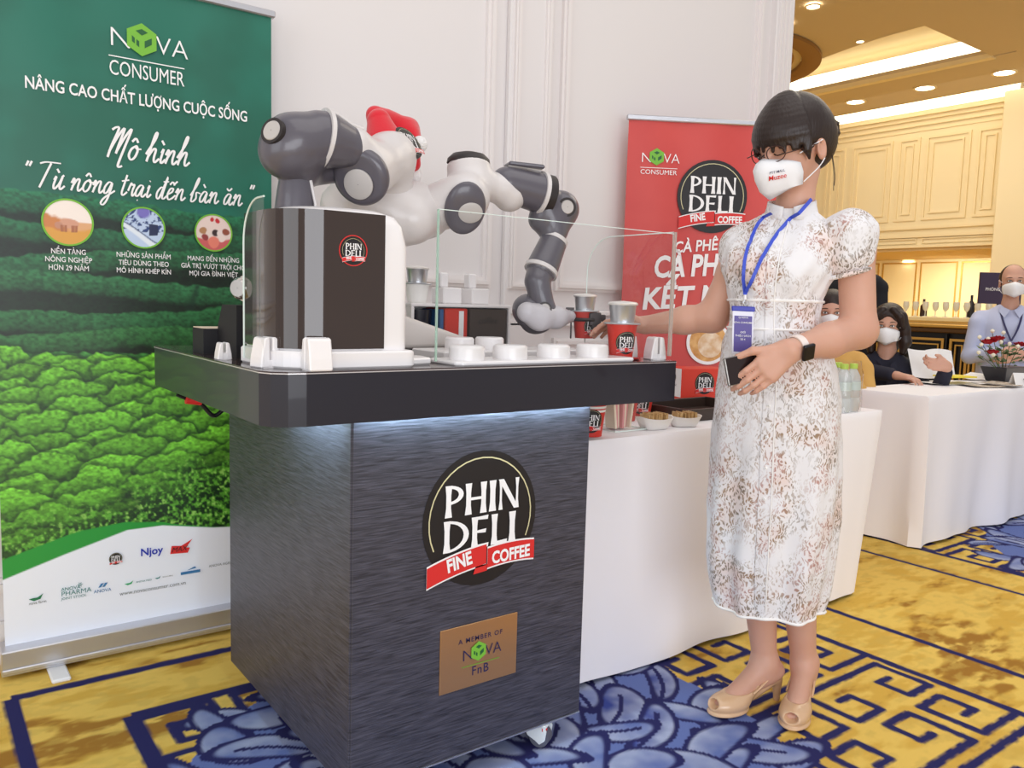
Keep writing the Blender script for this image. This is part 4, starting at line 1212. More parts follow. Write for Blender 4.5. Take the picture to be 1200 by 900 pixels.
# ------------------------------------------------------------------ two-armed robot
rw = mat('robot_white_plastic', lin(216, 210, 208), .33, coat=.15)
rd = mat('robot_slate_padding', lin(92, 88, 96), .3, coat=.25)
rg = mat('robot_grey_disc', lin(190, 184, 180), .4)
rk = mat('robot_black_cap', lin(46, 40, 40), .45)
rs = mat('robot_seam', lin(120, 112, 110), .5)
rob = thing('coffee_robot', 'white and slate two-armed robot wearing a red festive hat', 'robot', (1.10, 2.12, SZ1))
RH = .005
V = Vector
def sdf(lo, hi, h=RH): return SDF(lo, hi, h)
# torso: column on a broad foot with two shoulder lobes
s = sdf((.78, 1.72, .98), (1.46, 2.36, 1.56))
s.box((1.02, 2.12, 1.066), (.10, .16, .075), .05)
s.cone((1.0, 2.14, 1.12), (1.02, 2.12, 1.3), .085, .095, .03)
s.ell((1.09, 2.08, 1.385), (.165, .13, .088), None, .04)
s.cone((.99, 2.08, 1.385), (0.989,2.06,1.41), .075, .06, .04)
s.cone((1.15, 2.06, 1.375), (1.192,2.02,1.375), .078, .070, .04)
s.cone((1.10, 2.0, 1.345), (1.121,1.98,1.347), .07, .066, .04)
s.mesh('torso', rw, rob)
# light grey foot wing towards the cup rests
MB().prism([(0, 0), (.245, 0), (.275, .026), (.055, .092), (0, .086)], (1.02, 1.93, SZ1+.012), (1, 0, 0), (0, 0, 1), (0, 1, 0), .26).build('foot_wing', mat('robot_pale_grey', lin(214, 206, 200), .4), rob, bevel=.012, seg=3)
MB().box((1.0, 1.95, SZ1), (1.2, 2.3, SZ1+.012)).build('base_plate', bb, rob)
# seams around the right shoulder
def ring_at(c, axis, r, th, name, m_, parent=rob, w=.004):
    return MB().lathe(c, [(r-.004, -w), (r+th, -w), (r+th, w), (r-.004, w)], 40, axis).build(name, m_, parent, True)
def disc(c, axis, r, name, m_, parent, t_=.004):
    return MB().lathe(c, [(r, -t_), (r, t_*.4), (r*.9, t_), (.001, t_)], 32, axis).build(name, m_, parent, True)
camd = lambda p: (V((0, 0, 1.13))-V(p)).normalized()

# ---- left arm in the photo
arm = MB()
P1, P2 = V((0.915,1.86,1.43)), V((1.079,2,1.52))
ax = (P2-P1).normalized()
s = sdf((.72, 1.66, 1.28), (1.26, 2.22, 1.72))
s.cyl(P1-ax*.0, P2, .063, .016)
s.cone(P2-ax*.05, V((1.078,2.02,1.415)), .062, .055, .03)
s.cone(V((1.078,2.02,1.415)), V((1.066,2.06,1.394)), .055, .055, .03)
s.cone(P1+ax*.05+V((0, 0, .02)), V((0.89,1.86,1.496)), .05, .048, .03)
up = s.mesh('upper_arm', rw, rob)
MB().cyl(P2-ax*.052, P2-ax*.048, .0642, n=48).build('seam', rs, up, True)
s = sdf(P1-V((.13, .13, .13)), P1+V((.13, .13, .13)), .004)
s.cyl(P1-ax*.028, P1+ax*.012, .071, .018)
cap = s.mesh('joint_cap', rd, up)
disc(P1-ax*.0275+V((0, 0, -.014)), -ax, .037, 'cap_disc', rg, up, .003)
lg = MB().cyl(P2+ax*.0, P2+ax*.014, .062, .054, n=48).build('joint_cap', rk, up, True)
axu = (V((0, 0, 1))-ax*ax.z).normalized(); axr = axu.cross(ax)
logo(P2+ax*.0165, axr, axu, .05, 'logo', up, .0006)
# forearm: slate shells round a white ring
A = V((0.876,1.86,1.494)); B = V((0.821,1.86,1.501)); Cc = V((0.741,1.86,1.48)); D = V((0.764,1.88,1.431))
s = sdf((.56, 1.70, 1.30), (1.02, 2.04, 1.62), .004)
s.cone(A, B, .05, .067, .01)
fa = s.mesh('forearm', rd, rob)
d1 = (B-A).normalized()
ring_at(B+V((-.012, 0, .002)), d1, .066, .006, 'white_ring', rw, fa, .005)
MB().tube([A+V((.03, -.02, .042)), A+V((0, -.018, .048)), B+V((.02, -.015, .060)), B+V((-.01, -.012, .063))], .006, 8).build('white_band', rw, fa, True)
s = sdf((.54, 1.70, 1.30), (.98, 2.04, 1.64), .004)
s.cone(B+V((-.02, 0, 0)), Cc, .066, .068, .02)
s.cone(Cc, V((0.721,1.86,1.462)), .068, .062, .02)
s.cone(Cc, D, .06, .045, .02)
s.cone(V((0.873,1.93,1.445)), V((0.772,1.9,1.418)), .03, .028, .03)
el = s.mesh('elbow', rd, rob)
bp_ = V((0.7,1.82,1.48))
bdir = V((-.72, -.69, -.05)).normalized()
c0 = V((0.725,1.86,1.466))
bdir = V((-.85, -.47, .23)).normalized(); bp_ = Cc+bdir*.073
ring_at(bp_, bdir, .026, .004, 'button_rim', rk, el, .006)
disc(bp_+bdir*.002, bdir, .024, 'button', rg, el, .006)
W0, W1, W2 = V((0.754,1.88,1.432)), V((0.752,1.88,1.41)), V((0.754,1.88,1.303))
MB().lathe(W1, [(.001, .034), (.036, .034), (.04, .03), (.04, .012), (.036, .008), (.036, 0)], 36).build('wrist_collar', rd, rob, True)
ring_at(W1+V((0, 0, .0)), (0, 0, 1), .038, .003, 'white_ring', rw, rob, .006)
wr = MB().lathe(W1, [(.038, -.006), (.042, -.03), (.048, -.075), (.05, -.12), (.045, -.14), (.001, -.14)], 36).build('wrist', rd, rob, True)
MB().tube([W1+V((.024, -.032, -.008)), W1+V((.032, -.042, -.06)), W1+V((.035, -.044, -.12))], .004, 6).build('white_band', rw, wr, True)
# hat
s = sdf((1.042,2.12,1.532)[:1]+(1.80, 1.50), (1.34, 2.36, 1.78), .004)
H = [V((1.072,2.06,1.551)), V((1.05,2.06,1.625)), V((1.134,2.07,1.617)), V((1.181,2.07,1.591))]
s = sdf((.92, 1.94, 1.42), (1.30, 2.2, 1.74), .0035)
s.cone(V((1.045,2,1.553)), V((1.04,2.02,1.604)), .05, .032, .02)
s.cone(V((1.06,2.06,1.618)), V((1.045,2.06,1.631)), .034, .018, .01)
s.cone(V((1.125,2.07,1.56)), V((1.102,2.07,1.614)), .058, .028, .02)
s.cone(V((1.06,2.06,1.618)), V((1.156,2.07,1.606)), .03, .03, .02)
s.cone(V((1.156,2.07,1.606)), V((1.19,2.07,1.573)), .028, .014, .02)
s.cone(V((1.14,2.04,1.581)), V((1.157,2.04,1.509)), .03, .022, .02)
s.cone(V((1.145,2.05,1.601)), V((1.144,2,1.562)), .026, .014, .02)
ln_ = (V((0, 0, .55))+V((.801, -.598, 0))*.62+camd(P2)*.42).normalized()
lc_ = P2+ln_*.056
lu_ = (V((0, 0, 1))-ln_*ln_.z).normalized(); lr_ = lu_.cross(ln_)
dome = MB().lathe(lc_, [(.048, -.012), (.048, -.002), (.046, 0), (.001, .001)], 40, ln_).build('logo_cap', rk, up, True)
logo(lc_+ln_*.001, lr_, lu_, .044, 'logo', up, .0006)
hat = thing('festive_hat', 'red felt festive hat with white pompom on the robot arm joint', 'hat', (1.109,2.07,1.511))
s.mesh('hat_cone', mat('red_felt', lin(214, 22, 40), .9, bump=(300, .4), sheen=.4), hat)
fur = mat('white_fur', lin(246, 242, 240), .95, bump=(260, .9, .006), sheen=.5)
s = sdf(V((1.139,1.99,1.546))-V((.06, .06, .06)), V((1.139,1.99,1.546))+V((.06, .06, .06)), .004)
s.ell(V((1.149,1.99,1.555)), (.022, .022, .022)); s.mesh('pompom', fur, hat)
s = sdf(V((1.166,2.06,1.493))-V((.09, .09, .09)), V((1.166,2.06,1.493))+V((.09, .09, .09)), .004)
s.cone(V((1.163,2.06,1.505)), V((1.169,2.06,1.48)), .022, .024, .01); s.cone(V((1.169,2.07,1.488)), V((1.153,2.1,1.468)), .024, .022, .01)
s.mesh('fur_brim', fur, hat)

# ---- right arm in the photo
ya = 1.98
S0, S1 = V((1.213,2,1.391)), V((1.267,1.94,1.418))
s = sdf((1.02, 1.7, 1.22), (1.72, 2.2, 1.66))
s.cone(S0, S1, .066, .07, .02)
T0, T1 = V((1.304,1.97,1.447)), V((1.309,1.99,1.526))
s.cyl(T0-V((0, 0, .02)), T1, .062, .016, .02)
s.cone(V((1.316,1.95,1.463)), V((1.406,1.95,1.456)), .035, .04, .03)
s.cone(V((1.406,1.95,1.456)), V((1.427,1.95,1.444)), .045, .05, .02)
ua = s.mesh('upper_arm', rw, rob)
ring_at(S0+V((-.02, .01, 0)), S1-S0, .066, .002, 'seam', rs, ua, .0015)
ring_at(S0+V((-.055, .03, -.01)), S1-S0, .072, .002, 'seam', rs, ua, .0015)
MB().lathe(T1, [(.062, -.004), (.06, .008), (.045, .022), (.02, .028), (.001, .029)], 40).build('joint_cap', rk, ua, True)
cc_ = V((1.242,1.9,1.384)); cdv = V((-.28, -.86, -.42)).normalized()
s = sdf(cc_-V((.11, .11, .11)), cc_+V((.11, .11, .11)), .004)
q = cdv.to_track_quat('Z', 'Y').to_matrix()
s.ell(cc_, (.058, .075, .022), None, .01, M=q)
cap = s.mesh('joint_cap', rd, ua)
dc_ = cc_+cdv*.021+V((.012, 0, -.004))
m = MB().lathe((0, 0, 0), [(.034, -.004), (.034, .002), (.03, .004), (.001, .004)], 32)
m.v = [tuple(dc_+q @ V((v_[0]*1.0, v_[1]*.85, v_[2]))) for v_ in m.v]
m.build('cap_disc', rg, ua, True)
F0, F1 = V((1.417,1.95,1.472)), V((1.516,1.93,1.456))
s = sdf((1.3, 1.72, 1.3), (1.7, 2.16, 1.62), .004)
s.cone(F0, F1, .05, .058, .01)
fa = s.mesh('forearm', rd, rob)
fd = (F1-F0).normalized()
ring_at(F1+fd*.006, fd, .058, .006, 'white_ring', rw, fa, .006)
ring_at(F1+fd*.026, fd, .054, .006, 'dark_ring', rk, fa, .012)
MB().tube([F0+V((0, -.01, .055)), (F0+F1)*.5+V((0, -.01, .062)), F1+V((0, -.01, .064))], .007, 8).build('white_band', rw, fa, True)
MB().obox((F0+F1)*.5+V((.005, 0, .064)), V((.05, -.02, -.002)), V((.012, .03, 0)), V((0, 0, .006))).build('top_shell', rd, fa, bevel=.004)
E0, E1 = V((1.603,1.93,1.414)), V((1.573,1.92,1.355))
s = sdf((1.42, 1.7, 1.18), (1.86, 2.14, 1.58), .004)
s.cone(F1+fd*.02, V((1.553,1.93,1.399)), .045, .042, .02)
s.cone(V((1.554,1.93,1.394)), E0, .042, .052, .02)
s.cone(E0, E1, .054, .045, .02)
s.cone(E1, V((1.563,1.91,1.326)), .04, .036, .01)
s.cone(V((1.533,1.94,1.378)), V((1.56,1.94,1.365)), .032, .03, .02)
el = s.mesh('elbow', rd, rob)
MB().obox(V((1.564,1.93,1.461)), V((.028, -.012, -.026)), V((.008, .02, 0)), V((.01, 0, .012))).build('link_cover', mat('robot_mid_grey', lin(150, 146, 150), .4), el, bevel=.004)
bdir = V((-.3, -.95, .05)).normalized(); bp_ = E0+bdir*.051
ring_at(bp_, bdir, .024, .004, 'button_rim', rk, el, .006)
disc(bp_+bdir*.003, bdir, .021, 'button', rg, el, .006)
L0, L1 = V((1.567,1.91,1.319)), V((1.514,1.9,1.228))
ld = (L1-L0).normalized()
ring_at(L0, ld, .036, .006, 'white_ring', rw, el, .006)
s = sdf((1.4, 1.66, 1.08), (1.8, 2.12, 1.42), .004)
s.cone(L0+ld*.016, L1-ld*.012, .042, .048, .006)
lo_ = s.mesh('lower_arm', rd, rob)
ring_at(L1, ld, .046, .005, 'white_ring', rw, lo_, .006)
Wp = V((1.507,1.87,1.116))
s = sdf((1.36, 1.62, .98), (1.8, 2.08, 1.34), .004)
s.cone(L1+ld*.012, V((1.494,1.89,1.195)), .04, .034, .01)
s.cone(V((1.494,1.89,1.195)), V((1.497,1.88,1.158)), .034, .03, .02)
s.cone(V((1.497,1.88,1.158)), Wp, .03, .034, .02)
wr = s.mesh('wrist', rd, rob)
wd = V((-.6, -.8, .02)).normalized()
ring_at(Wp+wd*.034, wd, .017, .003, 'button_rim', rk, wr, .004); disc(Wp+wd*.036, wd, .015, 'button', rg, wr, .005)
s = sdf((1.36, 1.62, .96), (1.82, 2.08, 1.26), .004)
s.cone(V((1.48,1.9,1.105)), V((1.513,1.9,1.088)), .046, .044, .02)
s.cone(V((1.482,1.92,1.114)), V((1.503,1.92,1.079)), .044, .036, .02)
hb = s.mesh('hand_shell', rd, rob)
s = sdf((1.36, 1.58, .96), (1.9, 2.08, 1.26), .004)
s.cone(V((1.436,1.86,1.105)), V((1.481,1.86,1.091)), .03, .035, .02)
s.cone(V((1.481,1.86,1.091)), V((1.545,1.86,1.092)), .035, .03, .02)
s.cone(V((1.545,1.86,1.092)), V((1.598,1.86,1.095)), .03, .018, .02)
s.mesh('hand_body', mat('robot_hand_grey', lin(196, 192, 196), .38), rob)
# gripper holding the second cup
GC = V((1.65,1.854,1.031))
cup(tuple(GC), 'coffee_cup', 'red coffee cup with drip filter held in the robot gripper', .86, (.1, -.99, 0))
gk = mat('gripper_black_metal', lin(52, 44, 44), .35, .4)
gv = V((.801, -.598, 0))
gz = GC+V((0, 0, .055))
m = MB()
fr_ = .043
for zz in (.056,):
    pts = [GC+V((fr_*math.cos(a), fr_*math.sin(a), zz)) for a in np.linspace(R(150), R(330), 14)]
    m.tube(pts, .006, 6)
m.build('gripper_band', gk, rob, True)
g0 = V((1.658,1.817,1.089))
g1 = MB().obox(g0, gv*.018, V((.008, .011, 0)), (0, 0, .02)).build('gripper_finger', gk, rob, bevel=.003)
MB().obox(g0+gv*.02+V((0, 0, .004)), gv*.012, V((.008, .01, 0)), (0, 0, .010)).obox(g0+gv*.0+V((0, 0, -.022)), gv*.01, V((.008, .011, 0)), (0, 0, .008)).build('gripper_tip', gk, g1, bevel=.002)
MB().obox(V((1.613,1.879,1.118)), gv*.012, V((.006, .008, 0)), (0, 0, .004)).build('gripper_finger', gk, rob, bevel=.001)
MB().obox(V((1.613,1.872,1.059)), gv*.002, V((.006, .008, 0)), (0, 0, .03)).build('gripper_finger', gk, rob, bevel=.001)

# ------------------------------------------------------------------ cloth-covered tables
clothm = mat('white_tablecloth', lin(250, 247, 250), .8, bump=(500, .15, .001), sheen=.2)
def table(name, label, x0, x1, y0, y1, top, hem, shrink, seed, amp=.03):
    t = thing(name, label, 'table', ((x0+x1)/2, (y0+y1)/2, 0))
    rng = random.Random(seed)
    per = []
    n = 70
    def side(a, b, k, nx, ny):
        for i in range(k): per.append((a[0]+(b[0]-a[0])*i/k, a[1]+(b[1]-a[1])*i/k, nx, ny))
    kx = int((x1-x0)*34); ky = int((y1-y0)*34)
    side((x0, y0), (x1, y0), kx, 0, -1); side((x1, y0), (x1, y1), ky, 1, 0); side((x1, y1), (x0, y1), kx, 0, 1); side((x0, y1), (x0, y0), ky, -1, 0)
    ph = [rng.uniform(0, 6.28) for _ in range(4)]
    rings = []
    for j, f in enumerate((0, .015, .04, .1, .2, .35, .5, .65, .8, .92, 1.0)):
        r = []
        z = top-f*(top-hem)
        for i, (x, y, nx, ny) in enumerate(per):
            s_ = i/34
            w = f**.8*amp*(math.sin(s_*13+ph[0])*.5+math.sin(s_*21+ph[1]+f)*.3+math.sin(s_*7+ph[2])*.5)
            out = .004+.006*min(1, f*8)+w
            sx = shrink*f
            zz = z+(.006*math.sin(s_*9+ph[3]) if f == 1 else 0)
            r.append((x+nx*out-(sx*(x-x0)/(x1-x0))**1, y+ny*out, zz))
        rings.append(r)
    top_ring = [(x, y, top) for x, y, _, _ in per]
    m = MB().loft([top_ring]+rings[1:])
    b = len(m.v)
    m.add(top_ring, [tuple(range(len(top_ring)))])
    m.build('tablecloth', clothm, t, True)
    MB().box((x0+.03, y0+.03, top-.03), (x1-.03, y1-.03, top-.004)).build('table_board', mat('table_board_wood', lin(150, 110, 70), .6), t)
    for x in (x0+.1, x1-.25):
        for y in (y0+.1, y1-.1): MB().cyl((x, y, 0), (x, y, top-.03), .018).build('leg', alu, t, True)
    return t
TT = .742
table('serving_table', 'white-clothed serving table between the cart and the standing woman', 1.415, 3.15, 1.725, 2.27, TT, .012, .12, 4, .011)
table('registration_table', 'white-clothed registration table where the people behind sit', 3.90, 6.3, 1.915, 2.33, TT, .012, 0, 9, .035)
# things on the serving table
tz = TT+.001
stripe = cup((1.635, 1.795, tz), 'paper_cup', 'red and white striped logo cup under the countertop overhang', 1.15, (-.6, -.8, 0), False)
for k in range(3): MB().lathe((1.635, 1.795, tz+.074+.011*k), [(.0445+.0012*k, 0), (.0455+.0012*k, .007)], 32).build('white_stripe', paper, stripe, True)
t = thing('clear_tub', 'clear plastic tub of sachets on the serving table', 'container', (1.80, 1.855, tz))
MB().loft([[(1.80+a*w, 1.855+b*w, tz+z) for a, b in ((-1, -1), (1, -1), (1, 1), (-1, 1))] for z, w in ((.0, .064), (.006, .068), (.10, .05), (.13, .046))]).build('tub', clear, t)
MB().tube([(1.80+a*.066, 1.855+b*.066, tz+.004) for a, b in ((-1, -1), (1, -1), (1, 1), (-1, 1))], .0025, 6, closed=True).build('rim', edge, t)
for i in range(7): tag_ = MB().obox((1.77+.012*i, 1.85+.006*(i % 3), tz+.05), (.004, 0, 0), (0, .022, 0), (.002*(i-3), 0, .045)).build('sachet', mat('sachet_pink', lin(220, 150, 150), .5) if i % 2 else mat('sachet_cream', lin(236, 220, 196), .5), t)
for i, (x, y, l) in enumerate(((1.965, 1.985, 'left of two red logo cups behind the snack trays'), (2.085, 2.03, 'right of two red logo cups behind the snack trays'))): cup((x, y, tz), 'paper_cup', l, 1.15, (-.7, -.7, 0), False)
bisc = mat('kraft_stick', lin(206, 168, 112), .7, var=(60, lin(186, 144, 90), lin(222, 190, 138)))
def boat(x, y, ang, label, n, s_=1):
    t = thing('snack_tray', label, 'tray', (x, y, tz))
    d = V((math.cos(ang), math.sin(ang), 0)); q = V((-d.y, d.x, 0)); o = V((x, y, tz))
    rings = []
    for z, a, b in ((0, .040, .026), (.004, .044, .03), (.034, .060, .042), (.034, .058, .040), (.006, .042, .028)):
        ring = []
        for i in range(24):
            th = 2*math.pi*i/24; c, s2 = math.cos(th), math.sin(th)
            e = 4
            rr = (abs(c)**e+abs(s2)**e)**(-1/e)
            ring.append(o+d*(a*rr*c*s_)+q*(b*rr*s2*s_)+V((0, 0, z*s_+(.008*c*c if z > .03 else 0))))
        rings.append(ring)
    MB().loft(rings).flat([(.042*math.cos(i*math.pi/6), .028*math.sin(i*math.pi/6)) for i in range(12)], o+V((0, 0, .003)), d, q).build('paper_boat', paper, t, True)
    rng = random.Random(n)
    for i in range(n):
        c = o+d*((i/(n-1)-.5)*.07*s_)+q*rng.uniform(-.006, .006)+V((0, 0, .030*s_+rng.uniform(0, .006)))
        a = rng.uniform(-.25, .25)
        MB().obox(c, d*.0022, (q+d*a*.4)*.023*s_, V((a*.003, 0, .017*s_))).build('kraft_stick', bisc, t)
boat(1.915, 1.80, R(-5), 'left white paper boat of brown sticks on the serving table', 15)
boat(2.05, 1.795, R(-20), 'right white paper boat of brown sticks on the serving table', 12, .92)
t = thing('serving_tray', 'dark brown serving tray behind the paper boats', 'tray', (2.32, 1.96, tz))
trm = mat('dark_tray', lin(60, 46, 40), .35)
MB().box((2.14, 1.86, tz), (2.52, 2.1, tz+.006)).build('tray_base', trm, t)
for lo_b, hi_b in (((2.14, 1.85, tz), (2.52, 1.86, tz+.042)), ((2.14, 2.10, tz), (2.52, 2.11, tz+.042)), ((2.13, 1.85, tz), (2.14, 2.11, tz+.042)), ((2.52, 1.85, tz), (2.53, 2.11, tz+.042))): MB().box(lo_b, hi_b).build('tray_rim', trm, t, bevel=.002)
# large red coffee carton
t = thing('coffee_carton', 'large red coffee carton with round emblem behind the serving tray', 'box', (2.56, 2.185, tz))
ba = R(-18)
bd = V((math.cos(ba), math.sin(ba), 0)); bq = V((-bd.y, bd.x, 0)); bo = V((2.56, 2.185, tz))
MB().obox(bo+V((0, 0, .075)), bd*.105, bq*.06, (0, 0, .075)).build('carton_body', mat('carton_red', lin(222, 62, 44), .45), t, bevel=.002)
logo(bo-bq*.0605+bd*.0+V((0, 0, .092)), bd, (0, 0, 1), .044, 'logo', t, .0005)
MB().obox(bo-bd*.1055+V((0, 0, .092)), bd*.0006, bq*.058, (0, 0, .056)).build('white_side', ink_white, t)
logo(bo-bd*.1065+V((0, 0, .112)), -bq, (0, 0, 1), .02, 'logo', t, .0004)
MB().text('PHIN DELI', bo-bd*.107+bq*.03+V((0, 0, .078)), -bq, (0, 0, 1), .012, 0, .01, .1).text('coffee', bo-bd*.107+bq*.025+V((0, 0, .062)), -bq, (0, 0, 1), .012, 0, .005, .1).build('lettering', ink_black, t)
MB().obox(bo-bd*.1065+V((0, 0, .018)), bd*.0004, bq*.058, (0, 0, .016)).build('red_band', MATS['carton_red'], t)
# shrink-wrapped water bottles
wat = mat('water_bottle_plastic', (.93, .96, .96), .08, trans=.55, ior=1.15)
capm = mat('lime_cap', lin(186, 214, 84), .4)
proto = None
bpos = [(2.925, 1.765, 'near left'), (2.99, 1.765, 'near right'), (2.925, 1.831, 'far left'), (2.99, 1.831, 'far right')]
for x, y, w_ in bpos:
    t = thing('water_bottle', 'clear water bottle with lime cap, %s of the wrapped pack' % w_, 'bottle', (x, y, tz), group='water bottles in the wrapped pack')
    o = V((x, y, tz))
    MB().lathe(o, [(.001, .003), (.026, .0), (.031, .008), (.031, .05), (.028, .055), (.031, .06), (.031, .11), (.027, .14), (.014, .165), (.0125, .168), (.0125, .175)], 20).build('bottle_body', wat, t, True)
    MB().lathe(o, [(.0125, .168), (.0155, .168), (.0155, .186), (.014, .188), (.001, .188)], 16).build('cap', capm, t, True)
    MB().lathe(o, [(.0315, .085), (.0315, .118)], 20).build('label_band', mat('bottle_label', lin(206, 218, 214), .4), t, True)
t = thing('shrink_wrap', 'crinkled clear shrink wrap around the four water bottles', 'wrap', (2.958, 1.798, tz))
rg_ = random.Random(3)
rings = []
for z in np.linspace(.002, .2, 9):
    k = .0685-.010*max(0, (z-.15)/.05)
    ring = []
    for i in range(28):
        th = 2*math.pi*i/28; c, s2 = math.cos(th), math.sin(th)
        rr = (abs(c)**5+abs(s2)**5)**(-.2)*k*(1+rg_.uniform(-.025, .02))
        ring.append((2.958+rr*c, 1.798+rr*s2, tz+z))
    rings.append(ring)
MB().loft(rings).build('film', clear, t, True)
# things on the registration table
def sheet(name, label, cat, c, d, w, h, curl, material, tilt=0, parent_label=None):
    c = V(c); d = V(d).normalized(); q = V((-d.y, d.x, 0))
    up = V((0, 0, 1))
    q2 = q*math.cos(tilt)+up*math.sin(tilt)
    rings = []
    for i in range(9):
        a = (i/8-.5); rings.append([c+d*(a*w)+q2*(b*h)+up*(curl*(a*2)**2+.0006) for b in (-.5, .5)])
    m = MB().loft(rings, closed=False)
    rings2 = [[p-up*.0004-q*.0003 for p in r] for r in rings]
    m.loft([list(reversed(r)) for r in rings2], closed=False)
    return tag(m.build(name, material, None, True), label, cat)
pap = mat('white_paper', lin(240, 238, 238), .7)
def P_(px): return px
sheet('paper_sheet', 'white sheet lying in front of the navy-suited woman', 'paper', V((4.719,2.261,0.743))+V((0, 0, .002)), (1, -.3, 0), .34, .24, .008, pap)
sheet('paper_sheet', 'white sheet curling up at the table back edge', 'paper', V((5.497,2.465,0.745))+V((-.3, -.12, .003)), (1, -.5, 0), .26, .2, .03, pap)
sheet('paper_sheet', 'folded sheet held up by the navy-suited woman', 'paper', V((4.745,2.36,0.842)), (.75, -.66, 0), .17, .19, .01, pap, R(55))
sheet('paper_sheet', 'second sheet held behind the folded one', 'paper', V((4.945,2.37,0.852)), (.75, -.66, 0), .15, .17, -.01, pap, R(62))
tag(MB().obox(V((4.772,2.2,0.786))*1.0, (.09, -.03, 0), (.02, .06, 0), (0, 0, .004)).build('sticky_pad', mat('yellow_pad', lin(236, 214, 60), .6), None), 'yellow note pad between the papers', 'note pad')
nm = mat('newsprint', lin(216, 204, 190), .7, var=(45, lin(150, 126, 104), lin(232, 224, 212)))
for i, (px_, l) in enumerate((((5.104,2.2,0.745), 'printed leaflet at the left of the leaflet pile'), ((5.266,2.207,0.749), 'printed leaflet on top of the leaflet pile'), ((5.259,2.142,0.745), 'printed leaflet at the right of the leaflet pile'))):
    sheet('leaflet', l, 'leaflet', V(px_)*1+V((-.35, -.15, .001+.004*i)), (1, -.5+.3*i, 0), .2, .15, .006, nm)
tc_ = V((5.428,2.134,0.745))+V((-.45, -.17, 0))
t = thing('name_card', 'white folded name card at the right edge of the table', 'card', tuple(tc_))
rdv = V((.801, -.598, 0))
MB().prism([(-.04, 0), (0, .075), (.04, 0), (.037, 0), (0, .07), (-.037, 0)], tc_-rdv*.02, V((.598, .801, 0)), (0, 0, 1), rdv, .2).build('card', pap, t)
MB().text('VIP', tc_+V((-.0285, -.0385, .012))+rdv*.02, rdv, V((.27, .36, .9)).normalized(), .055, 0, .01).build('lettering', grey, t)
# flower arrangement
fp = V((5.322,2.17,0.776))
fp.z = TT
pot = thing('flower_arrangement', 'red and white flower arrangement in a black trough in front of the man', 'flowers', tuple(fp))
MB().loft([[(fp.x+a*w, fp.y+b*w*.5, TT+z) for a, b in ((-1, -1), (1, -1), (1, 1), (-1, 1))] for z, w in ((0, .10), (.005, .11), (.09, .15))], caps=True).build('trough', mat('black_trough', lin(40, 38, 42), .3), pot, bevel=.004)
rf = random.Random(11)
leafm = mat('dark_leaf', lin(56, 84, 46), .5, var=(9, lin(40, 66, 36), lin(96, 116, 66)))
rosem = mat('red_rose_petal', lin(176, 22, 36), .6)
wfl = mat('cream_bud', lin(240, 234, 214), .6)
m = MB()
for i in range(46):
    a = rf.uniform(0, 6.28); r_ = rf.uniform(.02, .19); h_ = rf.uniform(.06, .17)-.25*r_
    c = V((fp.x+r_*math.cos(a), fp.y+r_*.6*math.sin(a), TT+.06+h_)); d = V((math.cos(a), math.sin(a), rf.uniform(-.2, .8))).normalized(); u_, w_, _ = basis(d)
    L_ = rf.uniform(.03, .06); b_ = L_*.35
    MB().add([c, c+d*L_*.5+u_*b_+w_*.004, c+d*L_, c+d*L_*.5-u_*b_+w_*.004, c+d*L_*.5-w_*.004], [(0, 1, 4), (1, 2, 4), (2, 3, 4), (3, 0, 4)]).build('leaf', leafm, pot)
for i, p in enumerate(((5.015,2.12,0.992), (4.976,2.13,0.982), (5.052,2.13,0.922), (5.114,2.13,1.001), (5.421,2.13,0.964))):
    c = V(p); m = MB()
    for k in range(3):
        R_ = .012+.009*k
        for j in range(5):
            a = j*1.257+k*.6
            d = V((math.cos(a), math.sin(a), 0))
            q = V((-d.y, d.x, 0))
            m.loft([[c+d*(R_*.3)+q*(w*R_*.5)-V((0, 0, .01)) for w in (-1, 0, 1)], [c+d*R_+q*(w*R_*.9)+V((0, 0, .008)) for w in (-1, 0, 1)], [c+d*(R_*1.25)+q*(w*R_*.5)+V((0, 0, .018-.004*k)) for w in (-1, 0, 1)]], closed=False)
    m.build('rose', rosem, pot, True)
for i, p in enumerate(((5.054,2.09,0.984), (4.983,2.13,1.001), (4.904,2.13,0.968), (4.881,2.13,0.924), (4.971,2.09,0.911), (4.875,2.13,1.011), (5.286,2.09,0.957), (5.168,2.09,0.973), (5.174,2.13,1.036), (5.029,2.13,1.045))):
    c = V(p)
    b_ = MB().lathe(c, [(.001, -.012), (.009, -.006), (.012, 0), (.009, .008), (.001, .012)], 10).build('bud', wfl, pot, True)
    MB().cyl(V((fp.x+(c.x-fp.x)*.3, fp.y+(c.y-fp.y)*.3, TT+.08)), c-V((0, 0, .01)), .002, n=5).build('stalk', leafm, b_)

